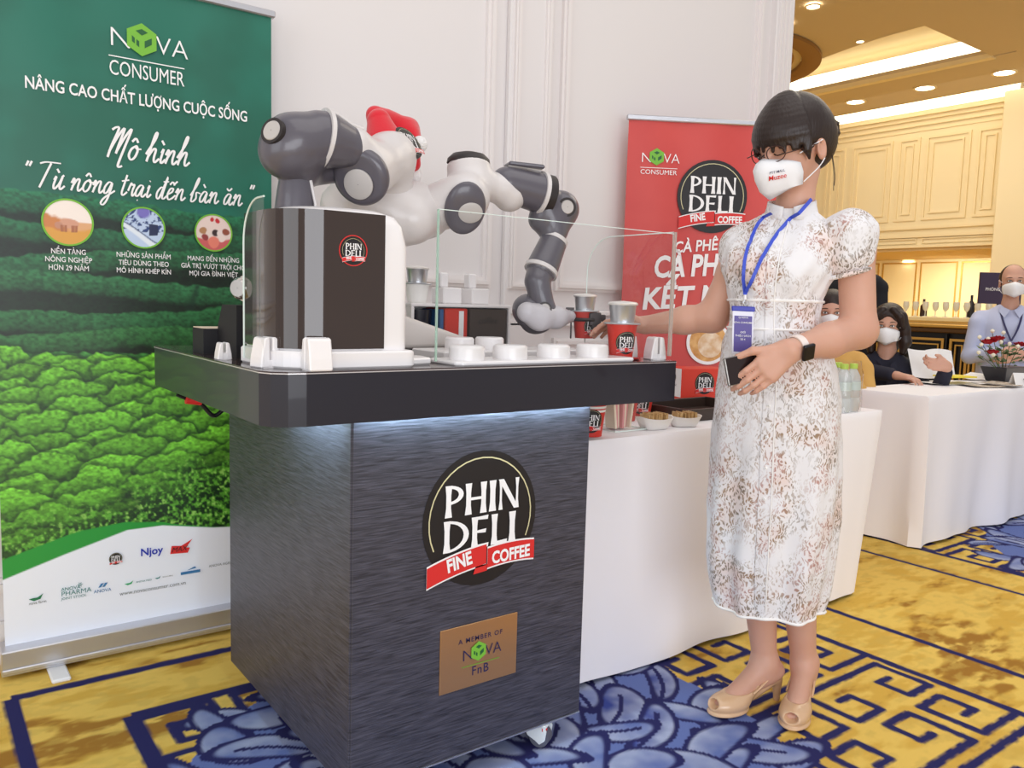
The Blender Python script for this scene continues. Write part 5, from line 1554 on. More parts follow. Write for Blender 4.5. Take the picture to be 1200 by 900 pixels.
# ------------------------------------------------------------------ people: shared builders
skin = mat('skin', lin(207, 158, 136), .48, sss=.12, var=(6, lin(202, 152, 129), lin(212, 165, 144)))
hairm = mat('dark_hair', lin(42, 29, 25), .4, bump=(220, .5, .003), stretch=(1, 1, .12))
maskm = mat('mask_fabric', lin(240, 240, 243), .75, bump=(600, .1, .0006))
eyew = mat('eye_white', lin(235, 230, 226), .3)
eyed = mat('eye_dark', lin(30, 20, 18), .25)
browm = mat('eyebrow', lin(60, 44, 38), .7)
def rot3(phi, tilt=0, roll=0):
    return np.array(Matrix.Rotation(phi, 3, 'Z') @ Matrix.Rotation(tilt, 3, 'X') @ Matrix.Rotation(roll, 3, 'Y'))
def add_head(s, M, c, neck=True, k=1.0):
    s.T = (M*k, np.array(c, float)) if k != 1 else (M, np.array(c, float))
    s.ell((0, .012, .03), (.074, .090, .092), k=.02)
    s.ell((0, -.032, -.042), (.056, .052, .068), k=.03)
    s.cone((-.024, -.05, -.058), (.024, -.05, -.058), .028, .028, .02)
    s.ell((0, -.066, .024), (.052, .022, .016), k=.02)
    s.cone((0, -.088, .004), (0, -.104, -.026), .008, .013, .012)
    s.ell((0, -.088, -.062), (.024, .012, .010), k=.01)
    for q in (-1, 1):
        s.ell((q*.030, -.090, .006), (.015, .010, .009), k=.006, op='-')
        s.ell((q*.076, .018, -.008), (.010, .020, .031), (0, 0, q*.25), k=.006)
        s.ell((q*.084, .014, -.008), (.006, .011, .018), k=.004, op='-')
    s.T = None
def hloc(M, c, p): return V(tuple(M @ np.array(p, float)+np.array(c, float)))
def face_parts(par, M, c, gaze_down=False):
    for q in (-1, 1):
        if not gaze_down:
            e = hloc(M, c, (q*.030, -.0795, .006))
            m = SDF(np.array(e)-.02, np.array(e)+.02, .002); m.ell(tuple(e), (.012, .008, .006), M=M); eo = m.mesh('eye', eyew, par, True)
            i_ = hloc(M, c, (q*.030, -.0868, .006))
            MB().lathe(i_, [(.0048, -.002), (.0045, .0008), (.001, .0014)], 14, tuple(M @ np.array((0, -1, 0)))).build('iris', eyed, par, True, local=True)
        lid = [hloc(M, c, (q*(.030+x), -.087+.9*max(0, x)+.2*max(0, -x), (.0125 if not gaze_down else .002)-x*x*(38 if not gaze_down else -20))) for x in np.linspace(-.014, .014, 7)]
        MB().tube(lid, .0016, 6).build('eyelash', eyed, par, True, local=True)
        br = [hloc(M, c, (q*(.032+x), -.089+.9*max(0, x)+.2*max(0, -x), .030-x*x*12)) for x in np.linspace(-.02, .018, 7)]
        MB().tube(br, [.001, .0022, .0026, .0026, .0022, .0016, .0008], 6).build('eyebrow', browm, par, True, local=True)
def make_mask(par, M, c, sx=1.0, bump=0, name='mask'):
    """three-panel folded face mask with a centre ridge"""
    rows = []
    for z, ridge, side, sy in ((.000, -.106, .034, -.084), (-.008, -.120, .056, -.068), (-.026, -.133, .068, -.054), (-.050, -.132, .069, -.050), (-.081, -.122, .062, -.050), (-.104, -.104, .044, -.058)):
        r = []
        for t in np.linspace(-1, 1, 13):
            a = abs(t)
            x = math.copysign(side*(a**.85), t)
            y = ridge+(sy-ridge)*(a**1.55)
            zz = z-(.010*a if z > -.01 else 0)+(.022*a if z < -.09 else 0)
            r.append(hloc(M, c, (x*sx, y, zz)))
        rows.append(r)
    m = MB().loft(rows, closed=False)
    o = m.build(name, maskm, par, True, local=True)
    md = o.modifiers.new('thickness', 'SOLIDIFY'); md.thickness = .003
    md.offset = 0
    for q in (-1, 1):
        for z0, z1 in ((-.004, .012), (-.075, -.034)):
            a_ = [hloc(M, c, (q*.068*sx, -.052, z0)), hloc(M, c, (q*.079, -.005, (z0+z1)/2+.003)), hloc(M, c, (q*.084, .016, z1))]
            MB().tube(spline(a_, 5), .0014, 6).build('ear_loop', maskm, o, True, local=True)
    return o
def hand(s, w, f, n, t, curl=(.3, .4, .3), thumb=((.02, .035, .0), (.05, .05, .015), (.075, .045, .03)), L=1.0, spread=.0, fingers=(1, 1, 1, 1), kp=.008):
    """w wrist, f finger direction, n direction the palm faces, t thumb side"""
    w, f, n, t = (np.array(q, float) for q in (w, f, n, t))
    f = f/np.linalg.norm(f); n = n-f*(n@f); n = n/np.linalg.norm(n); t = t-f*(t@f)-n*(t@n); t = t/np.linalg.norm(t)
    P = lambda a, b, c: w+f*a*L+t*b*L+n*c*L
    for b0, b1 in ((.014, .028), (.004, .010), (-.006, -.010), (-.014, -.026)):
        s.cone(P(.005, b0, 0), P(.082 if abs(b1) < .02 else .076, b1, 0), .0155, .0115, .014)
    s.cone(P(.02, .018, .006), P(.05, .030, .010), .016, .013, .014)
    for i, (b, ls) in enumerate(((.029, (.040, .025, .019)), (.010, (.045, .028, .020)), (-.010, (.041, .026, .019)), (-.027, (.032, .020, .017)))):
        if not fingers[i]: continue
        p = P(.080 if 0 < i < 3 else .074, b, 0)
        a = 0
        d0 = f+t*spread*(1.5-i)
        d0 = d0/np.linalg.norm(d0)
        r0 = (.0088, .0092, .0088, .0078)[i]
        for j in range(3):
            a += curl[j]
            d = d0*math.cos(a)+n*math.sin(a)
            q = p+d*ls[j]*L
            s.cone(p, q, r0*(1-.1*j), r0*(.92-.1*j), .003)
            p = q
    tp = [P(.012, .016, .004)]+[P(*q) for q in thumb]
    for j in range(3): s.cone(tp[j], tp[j+1], (.014, .0115, .0098)[j], (.0115, .0098, .0085)[j], .006)

# ------------------------------------------------------------------ the standing woman
WR = R(53.2553-90)
wom = thing('person', 'woman in floral dress and white mask reaching to the robot cup', 'person', (1.9, 1.29, 0), WR)
ORG[wom] = np.zeros(3)
HM = rot3(R(-60), R(20), R(3)); HC = (-.047, -.015, 1.545)
s = SDF((-.66, -.36, -.01), (.30, .42, 1.70), .004)
add_head(s, HM, HC)
ct = HM @ np.array((0, .022, -.06))+np.array(HC)
s.chain([tuple(ct), (-.022, .01, 1.42), (-.03, .02, 1.36)], [.048, .043, .046], .02)
# torso under the dress
s.chain([(-.05, .01, 1.32), (-.055, 0, 1.16), (-.05, 0, 1.02), (-.04, .01, .88)], [.058, .075, .085, .09], .03)
s.cone((-.14, .05, 1.31), (.10, -.04, 1.315), .034, .034, .03)
# her left arm (nearer the camera), bent across the body
shl, ell_, wrl = (0.121,-0.05,1.292), (0.129,-0.08,1.086), (-0.082,-0.2,1.037)
s.chain([(.11, -.045, 1.31), shl, ell_], [.040, .045, .044], .02)
s.cone(ell_, (ell_[0]*.55+wrl[0]*.45, ell_[1]*.55+wrl[1]*.45, ell_[2]*.55+wrl[2]*.45-.004), .046, .042, .02)
s.cone((ell_[0]*.55+wrl[0]*.45, ell_[1]*.55+wrl[1]*.45, ell_[2]*.55+wrl[2]*.45-.004), wrl, .042, .0265, .02)
hand(s, wrl, (-.74, -.05, -.66), (-.05, 1, -.1), (-.66, .1, .74), (.12, .35, .5), ((.035, .030, .0), (.070, .056, .002), (.106, .066, .016)), 1.0)
# her right arm, reaching to the cup
shr, elr, wrr = (-0.154,0.08,1.233), (-0.201,0.1,1.108), (-0.37,0.19,1.078)
s.chain([(-.14, .055, 1.305), shr, elr], [.038, .043, .041], .02)
s.cone(elr, (elr[0]*.6+wrr[0]*.4, elr[1]*.6+wrr[1]*.4, elr[2]*.6+wrr[2]*.4), .041, .037, .02)
s.cone((elr[0]*.6+wrr[0]*.4, elr[1]*.6+wrr[1]*.4, elr[2]*.6+wrr[2]*.4), wrr, .037, .026, .02)
hand(s, wrr, (-1, .25, .02), (-.25, -.35, -.9), (-.1, -.9, .4), (.25, .45, .3), ((.03, .038, .0), (.065, .046, .012), (.09, .036, .024)), .98)
# legs and feet
an1, an2 = (0.002,0.09,0.095), (0.119,0.1,0.086)
kn1, kn2 = (-0.029,0.07,0.347), (0.076,0.06,0.354)
s.chain([(-.09, .02, .86), (kn1[0]-.005, kn1[1], .46), (kn1[0]-.002, kn1[1]+.012, .33), an1], [.085, .05, .047, .031], .02)
s.chain([(.02, .0, .86), (kn2[0], kn2[1], .46), (kn2[0]+.002, kn2[1]+.012, .32), an2], [.085, .05, .047, .031], .02)
feet = []
for an, toe, heel in ((an1, (-0.176,0,0.026), None), (an2, (0.021,-0.075,0.032), None)):
    a2 = np.array(an[:2]); t2 = np.array(toe[:2]); d = t2-a2; d = d/np.linalg.norm(d)
    hl = a2-d*.045; bl = a2+d*.115; tp = a2+d*.165
    pr = np.array((-d[1], d[0]))
    P3 = lambda q, z: (q[0], q[1], z)
    s.cone(P3(a2, .13), P3(hl+d*.015, .098), .031, .027, .02)
    s.cone(P3(a2+d*.01, .118), P3(bl, .048), .030, .024, .03)
    s.cone(P3(hl+d*.015, .092), P3(bl, .042), .025, .022, .02)
    for i, o_ in enumerate((-.024, -.010, .003, .014, .024)):
        s.cone(P3(bl+pr*o_*.9-d*.02, .040), P3(tp+pr*o_*.8-d*(.004*abs(i-1)), .031), .012, .009, .006)
    feet.append((a2, d, pr, hl, bl, tp))
body = s.mesh('body', skin, wom, True)
face_parts(body, HM, HC, True)
# shoes: beige peep-toe slingbacks
shm = mat('beige_patent_leather', lin(216, 176, 138), .22, coat=.5)
for a2, d, pr, hl, bl, tp in feet:
    P3 = lambda q, z: (q[0], q[1], z)
    M = np.column_stack([(*d, 0), (*pr, 0), (0, 0, 1)])
    lo = np.array((min(hl[0], tp[0])-.08, min(hl[1], tp[1])-.08, -.01)); hi = np.array((max(hl[0], tp[0])+.08, max(hl[1], tp[1])+.08, .16))
    q = SDF(lo, hi, .003)
    q.ell(P3(bl+d*.018, .030), (.066, .042, .031), None, .01, M=M)
    q.cone(P3(bl-d*.01, .040), P3(a2+d*.055, .072), .034, .030, .02)
    q.ell(P3(a2+d*.03, .125), (.050, .06, .058), None, .008, op='-', M=M)
    q.ell(P3(bl-d*.02, .074), (.055, .034, .026), None, .008, op='-', M=M)
    q.ell(P3(tp+d*.030, .036), (.036, .019, .013), None, .004, op='-', M=M)
    # sole, platform, arch and heel
    q.ell(P3(bl+d*.018, .010), (.068, .043, .0105), None, .004, M=M)
    q.cone(P3(bl-d*.02, .018), P3(hl+d*.01, .068), .014, .016, .012)
    q.cone(P3(hl, .066), P3(hl-d*.004, .008), .017, .0085, .01)
    q.cone(P3(hl-d*.004, .008), P3(hl-d*.004, .004), .0095, .009, .004)
    so = q.mesh('shoe', shm, wom, True)
    st = []
    for a in np.linspace(-1, 1, 15):
        w_ = math.cos(a*math.pi/2)
        st.append((a2+d*(.075-.115*w_)+pr*(.034*math.sin(a*math.pi/2)*(1.0 if abs(a) > .5 else 1.0)))[0:2])
    MB().tube([(p[0], p[1], .058+.058*math.cos(a*math.pi/2)) for p, a in zip(st, np.linspace(-1, 1, 15))], .0035, 6).build('heel_strap', shm, so, True, local=True)

# dress fabric: white ground with sprays of brown and rose twigs
def dress_mat():
    m = bpy.data.materials.new('floral_dress_fabric'); m.use_nodes = True
    nt = m.node_tree; b = nt.nodes['Principled BSDF']; N = nt.nodes.new; Lk = nt.links.new
    tc = N('ShaderNodeTexCoord')
    dist = N('ShaderNodeTexNoise'); dist.inputs['Scale'].default_value = 26; Lk(tc.outputs['Object'], dist.inputs['Vector'])
    va = N('ShaderNodeVectorMath'); va.operation = 'MULTIPLY_ADD'; va.inputs[1].default_value = (.05, .05, .05); Lk(dist.outputs['Color'], va.inputs[0]); Lk(tc.outputs['Object'], va.inputs[2])
    def layer(scale, rot, sc, lo, hi, cell):
        mp = N('ShaderNodeMapping'); mp.inputs['Rotation'].default_value = rot; mp.inputs['Scale'].default_value = sc; Lk(va.outputs[0], mp.inputs[0])
        v = N('ShaderNodeTexVoronoi'); v.inputs['Scale'].default_value = scale; Lk(mp.outputs[0], v.inputs['Vector'])
        r = N('ShaderNodeMapRange'); r.inputs['From Min'].default_value = lo; r.inputs['From Max'].default_value = hi; r.inputs['To Min'].default_value = 1; r.inputs['To Max'].default_value = 0
        Lk(v.outputs['Distance'], r.inputs['Value']); return r.outputs[0]
    a = layer(150, (0, .6, .3), (1, 1, .30), .26, .42, 0)
    c = layer(165, (0, -.7, .2), (1, 1, .28), .26, .42, 0)
    bl = N('ShaderNodeTexNoise'); bl.inputs['Scale'].default_value = 9.5; bl.inputs['Detail'].default_value = 2; Lk(tc.outputs['Object'], bl.inputs['Vector'])
    br = N('ShaderNodeMapRange'); br.inputs['From Min'].default_value = .38; br.inputs['From Max'].default_value = .56; Lk(bl.outputs['Fac'], br.inputs['Value'])
    mx = N('ShaderNodeMath'); mx.operation = 'MAXIMUM'; Lk(a, mx.inputs[0]); Lk(c, mx.inputs[1])
    mu = N('ShaderNodeMath'); mu.operation = 'MULTIPLY'; Lk(mx.outputs[0], mu.inputs[0]); Lk(br.outputs[0], mu.inputs[1])
    cn = N('ShaderNodeTexNoise'); cn.inputs['Scale'].default_value = 14; Lk(tc.outputs['Object'], cn.inputs['Vector'])
    cr = N('ShaderNodeValToRGB'); e = cr.color_ramp.elements
    e[0].position = .38; e[0].color = (*lin(132, 118, 104), 1); e[1].position = .64; e[1].color = (*lin(182, 140, 132), 1)
    k = e.new(.5); k.color = (*lin(154, 126, 98), 1)
    Lk(cn.outputs['Fac'], cr.inputs[0])
    base = N('ShaderNodeValToRGB'); base.color_ramp.elements[0].position = .5; base.color_ramp.elements[0].color = (*lin(232, 230, 232), 1); base.color_ramp.elements[1].position = .72; base.color_ramp.elements[1].color = (*lin(228, 206, 198), 1)
    Lk(bl.outputs['Fac'], base.inputs[0])
    mc = N('ShaderNodeMix'); mc.data_type = 'RGBA'; Lk(mu.outputs[0], mc.inputs['Factor']); Lk(base.outputs[0], mc.inputs['A']); Lk(cr.outputs[0], mc.inputs['B'])
    Lk(mc.outputs['Result'], b.inputs['Base Color'])
    b.inputs['Roughness'].default_value = .75
    b.inputs['Sheen Weight'].default_value = .15
    return m
dress = dress_mat()
trimw = mat('dress_white_trim', lin(244, 241, 238), .7)
TH = R(24)
ld_ = V((math.cos(TH), -math.sin(TH), 0)); fd_ = V((-math.sin(TH), -math.cos(TH), 0))   # her left, her front
tab = [  # z, centre u, centre v, half width, half depth, bust
    (.325, -.030, .020, .140, .110, 0), (.36, -.031, .020, .149, .118, 0), (.45, -.033, .018, .163, .132, 0), (.60, -.034, .014, .170, .138, 0), (.70, -.036, .012, .170, .138, 0),
    (.80, -.040, .008, .166, .136, 0), (.90, -.042, .004, .160, .132, 0), (.98, -.046, .002, .150, .122, 0), (1.05, -.054, 0, .132, .110, 0), (1.10, -.060, 0, .114, .098, 0),
    (1.125, -.061, 0, .111, .096, 0), (1.16, -.062, 0, .117, .102, .2), (1.20, -.060, .002, .130, .110, .8), (1.235, -.056, .006, .144, .112, 1), (1.27, -.053, .01, .150, .104, .6), (1.305, -.048, .012, .150, .092, .15),
    (1.335, -.042, .014, .134, .078, 0), (1.36, -.036, .015, .105, .066, 0), (1.378, -.032, .014, .075, .058, 0), (1.392, -.030, .012, .058, .053, 0)]
def dring(z, off=0, n=96, fold=True):
    cu, cvv, a, b, bust = interp(z, tab)
    ring = []
    for i in range(n):
        t_ = 2*math.pi*i/n
        c, s_ = math.cos(t_), math.sin(t_)        # c: her left, s_: her front
        e = 2.3
        rr = (abs(c)**e+abs(s_)**e)**(-1/e)
        w = 0
        if fold:
            sk = max(0, min(1, (1.02-z)/.6))
            w = sk*(.007*math.sin(t_*7+1.0+z*2.5)+.005*math.sin(t_*13+z*4))+.0025*math.sin(t_*17+z*38)*(1 if z > 1.0 else .4)+.002*math.sin(t_*9-z*60)*(1 if z > 1.02 else .3)
        x, y = (a+off+w)*rr*c, (b+off+w)*rr*s_
        if bust and s_ > 0: y += .022*bust*(math.exp(-((c-.42)/.30)**2)+math.exp(-((c+.42)/.30)**2))*s_
        p = V((cu, cvv, z))+ld_*x+fd_*y
        if z < .40: p.z += (.003*math.sin(t_*5+.5)-.010*s_)*(.40-z)/.08
        ring.append(p)
    return ring
zs = list(np.linspace(.322, 1.36, 74))+[1.372, 1.382, 1.392]
rings = [dring(z) for z in zs]
inner = [[p*1 for p in dring(z, -.006)] for z in (.40, .326)]
dr = MB().loft(inner+rings).build('dress', dress, wom, True, local=True)
# hem, waist bands, placket, collar
def dband(z, off, r, name, m_):
    MB().tube(dring(z, off, 72), r, 6, closed=True).build(name, m_, dr, True, local=True)
dband(.326, .001, .004, 'hem', trimw)
dband(1.155, .001, .0038, 'waist_piping', trimw)
dband(1.082, .001, .0038, 'waist_piping', trimw)
pl_ = []
pa = R(92)
def surf(z, t_, off=0):
    cu, cvv, a, b, bust = interp(z, tab)
    c, s_ = math.cos(t_), math.sin(t_)
    e = 2.3; rr = (abs(c)**e+abs(s_)**e)**(-1/e)
    sk = max(0, min(1, (1.02-z)/.6))
    w = sk*(.007*math.sin(t_*7+1.0+z*2.5)+.005*math.sin(t_*13+z*4))+.0025*math.sin(t_*17+z*38)*(1 if z > 1.0 else .4)+.002*math.sin(t_*9-z*60)*(1 if z > 1.02 else .3)
    x, y = (a+off+w)*rr*c, (b+off+w)*rr*s_
    if bust and s_ > 0: y += .022*bust*(math.exp(-((c-.42)/.30)**2)+math.exp(-((c+.42)/.30)**2))*s_
    return V((cu, cvv, z))+ld_*x+fd_*y
zz_ = list(np.linspace(.34, 1.37, 60))
MB().loft([[surf(z, R(86), .003), surf(z, R(91), .0045), surf(z, R(96), .003)] for z in zz_], closed=False).build('placket', dress, dr, True, local=True)
MB().tube([surf(z, R(85.5), .0035) for z in zz_], .002, 5).build('placket_edge', trimw, dr, True, local=True)
for z in (1.34, 1.29, 1.24, 1.19, 1.05, .97, .89, .81, .73, .65):
    MB().lathe(surf(z, R(91), .006), [(.0045, -.002), (.0045, .001), (.001, .0022)], 12, tuple(fd_)).build('button', mat('pearl_button', lin(240, 238, 236), .2), dr, True, local=True)
col_ = []
for z, g in ((1.362, .004), (1.374, .002), (1.385, .0), (1.394, .001)):
    r_ = []
    for i in range(41):
        t_ = R(90+12)+R(336)*i/40
        f_ = i/40
        up_ = .034*math.sin(f_*math.pi)
        hh = (z-1.362)/.032
        c, s_ = math.cos(t_), math.sin(t_)
        r_.append(V((-.030, .012, z+up_*hh))+ld_*((.066-.010*hh+g)*c)+fd_*((.062-.006*hh+g)*s_+(.012*hh if s_ > .6 else 0)))
    col_.append(r_)
co = MB().loft(col_, closed=False).build('collar', dress, dr, True, local=True)
co.modifiers.new('thickness', 'SOLIDIFY').thickness = .004
# puff sleeves
def sleeve(a, b, c_, r0, r1, r2):
    lo = np.minimum(np.minimum(a, b), c_)-.13; hi = np.maximum(np.maximum(a, b), c_)+.13
    q = SDF(lo, hi, .004)
    q.cone(a, b, r0, r1, .02)
    q.cone(b, c_, r1, r2, .02)
    return q
a_, b_, c_ = np.array((.078, -.03, 1.325)), np.array((0.101,-0.055,1.326)), np.array((0.099,-0.058,1.274))
q = sleeve(a_, b_, c_, .052, .064, .061)
for k in range(9):
    th = k*.7
    q.cone(c_+np.array((.052*math.cos(th), .052*math.sin(th), -.006)), b_+np.array((.055*math.cos(th), .055*math.sin(th), .02)), .010, .012, .012)
q.mesh('sleeve', dress, dr, True)
MB().tube([V(tuple(c_))+V((.0545*math.cos(t_), .0545*math.sin(t_), -.044+.016*math.cos(t_))) for t_ in np.linspace(0, 2*math.pi, 28)[:-1]], .006, 7, closed=True).build('sleeve_cuff', dress, dr, True, local=True)
a_, b_, c_ = np.array((-.125, .045, 1.315)), np.array((-0.137,0.07,1.297)), np.array((-0.142,0.075,1.249))
q = sleeve(a_, b_, c_, .050, .058, .054)
q.mesh('sleeve', dress, dr, True)
# hair: crown, fringe, gathered back with a clip
s = SDF((-.25, -.22, 1.36), (.20, .20, 1.72), .003)
s.T = (HM, np.array(HC))
s.ell((0, .022, .040), (.086, .100, .098), k=.01)
s.ell((0, .06, .01), (.076, .075, .085), k=.02)
s.ell((0, -.135, -.03), (.085, .075, .078), k=.012, op='-')          # open the face
s.ell((0, -.06, -.11), (.12, .10, .085), k=.015, op='-')
for q in (-1, 1):
    s.ell((q*.095, .002, -.035), (.035, .040, .048), k=.012, op='-')   # clear the ears
for i, x in enumerate(np.linspace(-.066, .066, 23)):                   # fringe
    dz = .010*math.sin(i*2.3)
    ph_ = x/.066*R(62)
    E_ = lambda th, g=1.0: (.085*g*math.sin(ph_*(1.0-.25*math.sin(th)))*math.cos(th), .022-.101*g*math.cos(ph_)*math.cos(th), .040+.097*g*math.sin(th))
    e0, e1 = E_(R(2), 1.10), E_(R(-8), 1.13)
    s.chain([E_(R(a), 1.0 if a > 40 else 1+.10*(44-a)/42) for a in (80, 72, 64, 56, 48, 40, 32, 24, 16, 9)]+[e0, (e1[0], e1[1]-.001, .027+dz-.30*abs(x))], [.005, .006, .007, .008, .008, .008, .008, .008, .0075, .007, .0065, .0045], .007)
for q in (-1, 1): s.chain([(q*.072, -.030, .04), (q*.077, -.034, .0), (q*.076, -.030, -.022)], [.010, .008, .004], .01)
s.cone((0, .115, .025), (.0, .125, -.02), .028, .022, .012)
hair = s.mesh('hair', hairm, wom, True)
for i, (p0, p1, p2) in enumerate((((.074, .055, -.03), (.076, .052, -.08), (.07, .05, -.125)), ((.06, .075, -.04), (.066, .068, -.09), (.064, .062, -.115)))):
    MB().tube([hloc(HM, HC, p) for p in spline([p0, p1, p2], 4)], .0009, 5).build('loose_strand', hairm, hair, True, local=True)
clipm = mat('hair_clip_pearl', lin(236, 226, 214), .3)
MB().tube([hloc(HM, HC, p) for p in spline([(.03, .118, .055), (.038, .128, .02), (.034, .122, -.02)], 5)], .005, 8).build('hair_clip', clipm, hair, True, local=True)
MB().tube([hloc(HM, HC, p) for p in spline([(.015, .135, .05), (.022, .150, .02), (.015, .142, -.02)], 5)], [.008+.004*((i % 3) == 1) for i in range(11)], 8).build('braid', hairm, hair, True, local=True)
# glasses
glm = mat('brown_glasses_frame', lin(70, 44, 36), .3, .2)
gls = []
for q in (-1, 1):
    gls.append([hloc(HM, HC, (q*.032+.023*math.cos(t_), -.103+.016*(abs(q*.032+.023*math.cos(t_))/.055)**2, .008+.019*math.sin(t_))) for t_ in np.linspace(0, 2*math.pi, 25)[:-1]])
gl_o = MB().tube(gls[0], .0014, 6, closed=True).build('glasses', glm, wom, True, local=True)
MB().tube(gls[1], .0014, 6, closed=True).build('lens_rim', glm, gl_o, True, local=True)
MB().tube([hloc(HM, HC, p) for p in ((-.009, -.108, .004), (0, -.112, .007), (.009, -.108, .004))], .0014, 6).build('bridge', glm, gl_o, True, local=True)
for q in (-1, 1): MB().tube([hloc(HM, HC, (q*.057, -.101, .006)), hloc(HM, HC, (q*.074, -.05, .006)), hloc(HM, HC, (q*.082, .012, .006))], .0014, 6).build('temple_arm', glm, gl_o, True, local=True)
mk = make_mask(wom, HM, HC)
def mtext(txt, x, z, size, m_):
    o_, u_, w_ = hloc(HM, HC, (x, -.118, z)), V(tuple(HM @ np.array((.80, .60, .02)))), V(tuple(HM @ np.array((.05, 0, 1))))
    n_ = u_.cross(w_)
    MB().text(txt, o_+n_*.009, u_, w_, size, 0, .01, .12).build('print', m_, mk, local=True)
mtext('PTT MALL', .024, -.036, .0085, ink_navy)
mtext('Muzee', .018, -.052, .0165, ink_red)
# lanyard and badge
lanm = mat('blue_lanyard', lin(62, 84, 200), .5)
bc = V((-0.161,-0.125,1.168))
def snap(p, off=.006):
    if not 1.02 < p.z < 1.372: return p
    r_ = dring(p.z, off, 120)[:61]
    r_ = [q for q in r_ if q.y < .05]
    q = min(r_, key=lambda q: abs(q.x-p.x))
    return V((p.x, q.y, p.z))
def ribbon(pts, w, name, par, m_, n=V((0, -1, 0)), hug=True):
    P = [V(tuple(p)) for p in spline([tuple(p) for p in pts], 6)]
    if hug: P = [snap(p) for p in P]
    rings = []
    for i, p in enumerate(P):
        d = (P[min(i+1, len(P)-1)]-P[max(i-1, 0)]).normalized()
        s_ = d.cross(n).normalized()
        rings.append([p-s_*w, p-s_*w+n*.0012, p+s_*w+n*.0012, p+s_*w])
    return MB().loft(rings, caps=True).build(name, m_, par, True, local=True)
bc = snap(bc, .009)
lan = thing('lanyard', 'blue lanyard with conference badge hanging from the woman in floral dress', 'lanyard', (1.9, 1.29, 0), WR)
ORG[lan] = np.zeros(3)
ribbon([(0.001,-0.045,1.416), (-0.038,-0.088,1.381), (-0.084,-0.1,1.33), (-0.131,-0.12,1.26), (-0.156,-0.125,1.2), bc], .0045, 'neck_ribbon', lan, lanm)
ribbon([(-0.108,-0.075,1.374), (-0.129,-0.09,1.346), (-0.159,-0.11,1.285), (-0.173,-0.12,1.225), bc], .0042, 'neck_ribbon', lan, lanm)
MB().cyl(bc, bc-V((0, 0, .012)), .004).build('clasp', wht, lan, True, local=True)
MB().tube([bc-V((0, 0, .012)), bc-V((.003, 0, .02)), bc-V((-.002, 0, .03))], .0018, 6).build('hook', ALM, lan, True, local=True)
bt = V((-0.165,-0.125,1.132)); bt.y = min(bc.y-.004, snap(bt, .012).y)
bux, buy = V((1, -.12, -.02)).normalized(), V((-.03, 0, 1)).normalized()
MB().obox(bt, bux*.029, V((0, .003, 0)), buy*.0065).build('badge_clip', mat('badge_blue', lin(54, 60, 170), .4), lan, bevel=.002, local=True)
bd2 = MB().obox(bt-buy*.060, bux*.0262, V((0, .0012, 0)), buy*.055).build('badge', mat('badge_sleeve', lin(222, 220, 234), .25), lan, local=True)
bcd = MB().obox(bt-buy*.064-V((0, .0016, 0)), bux*.0222, V((0, .0006, 0)), buy*.046).build('badge_card', mat('badge_card_purple', lin(84, 70, 146), .4), bd2, local=True)
m = MB()
for i, (tx, dz, sz) in enumerate((('Q NOVA', -.024, .006), ('NOVA CONSUMER', -.037, .0062), ('GIỚI', -.062, .0068), ('THIỆU SÁCH', -.071, .0068), ('Số 4', -.080, .0068))):
    m.text(tx, bt-buy*(-dz)-V((0, .003, 0)), bux, buy, sz, 0, .004, 0, 'CENTER')
m.build('lettering', ink_white, bd2, local=True)
# watch
wp = V(wrl); fdir = (V(wrl)-V(ell_)).normalized()
wc = wp-fdir*.022
wt = thing('smart_watch', 'smart watch with white strap on the wrist of the standing woman', 'watch', (1.9, 1.29, 0), WR)
ORG[wt] = np.zeros(3)
u_, w_, _ = basis(fdir)
MB().lathe(wc, [(.0285, -.010), (.0315, -.010), (.0315, .010), (.0285, .010)], 32, tuple(fdir)).build('strap', mat('white_strap', lin(240, 226, 218), .5), wt, True, local=True)
wn = V((-.05, -.95, -.30)).normalized(); wn = (wn-fdir*wn.dot(fdir)).normalized(); ws = fdir.cross(wn)
MB().obox(wc+wn*.036, fdir*.018, ws*.020, wn*.0055).build('case', mat('watch_black', lin(22, 22, 28), .15), wt, bevel=.004, seg=2, local=True)
# phone held against the dress
ph = V((-0.192,-0.188,0.987))
plx = V((.93, .25, .20)).normalized(); ply = V((-.24, .02, .96)); ply = (ply-plx*ply.dot(plx)).normalized(); pn = plx.cross(ply)
phone = thing('mobile_phone', 'dark mobile phone held in the hand of the standing woman', 'phone', (1.9, 1.29, 0), WR)
ORG[phone] = np.zeros(3)
MB().obox(ph+plx*.025, plx*.070, ply*.035, pn*.0042).build('phone_body', mat('phone_frame', lin(150, 146, 142), .3, .6), phone, bevel=.003, seg=2, local=True)
MB().obox(ph+plx*.025+pn*(-.0044 if pn.y > 0 else .0044), plx*.067, ply*.033, pn*.0004).build('phone_glass', mat('phone_glass_dark', lin(40, 28, 28), .1), phone, local=True)

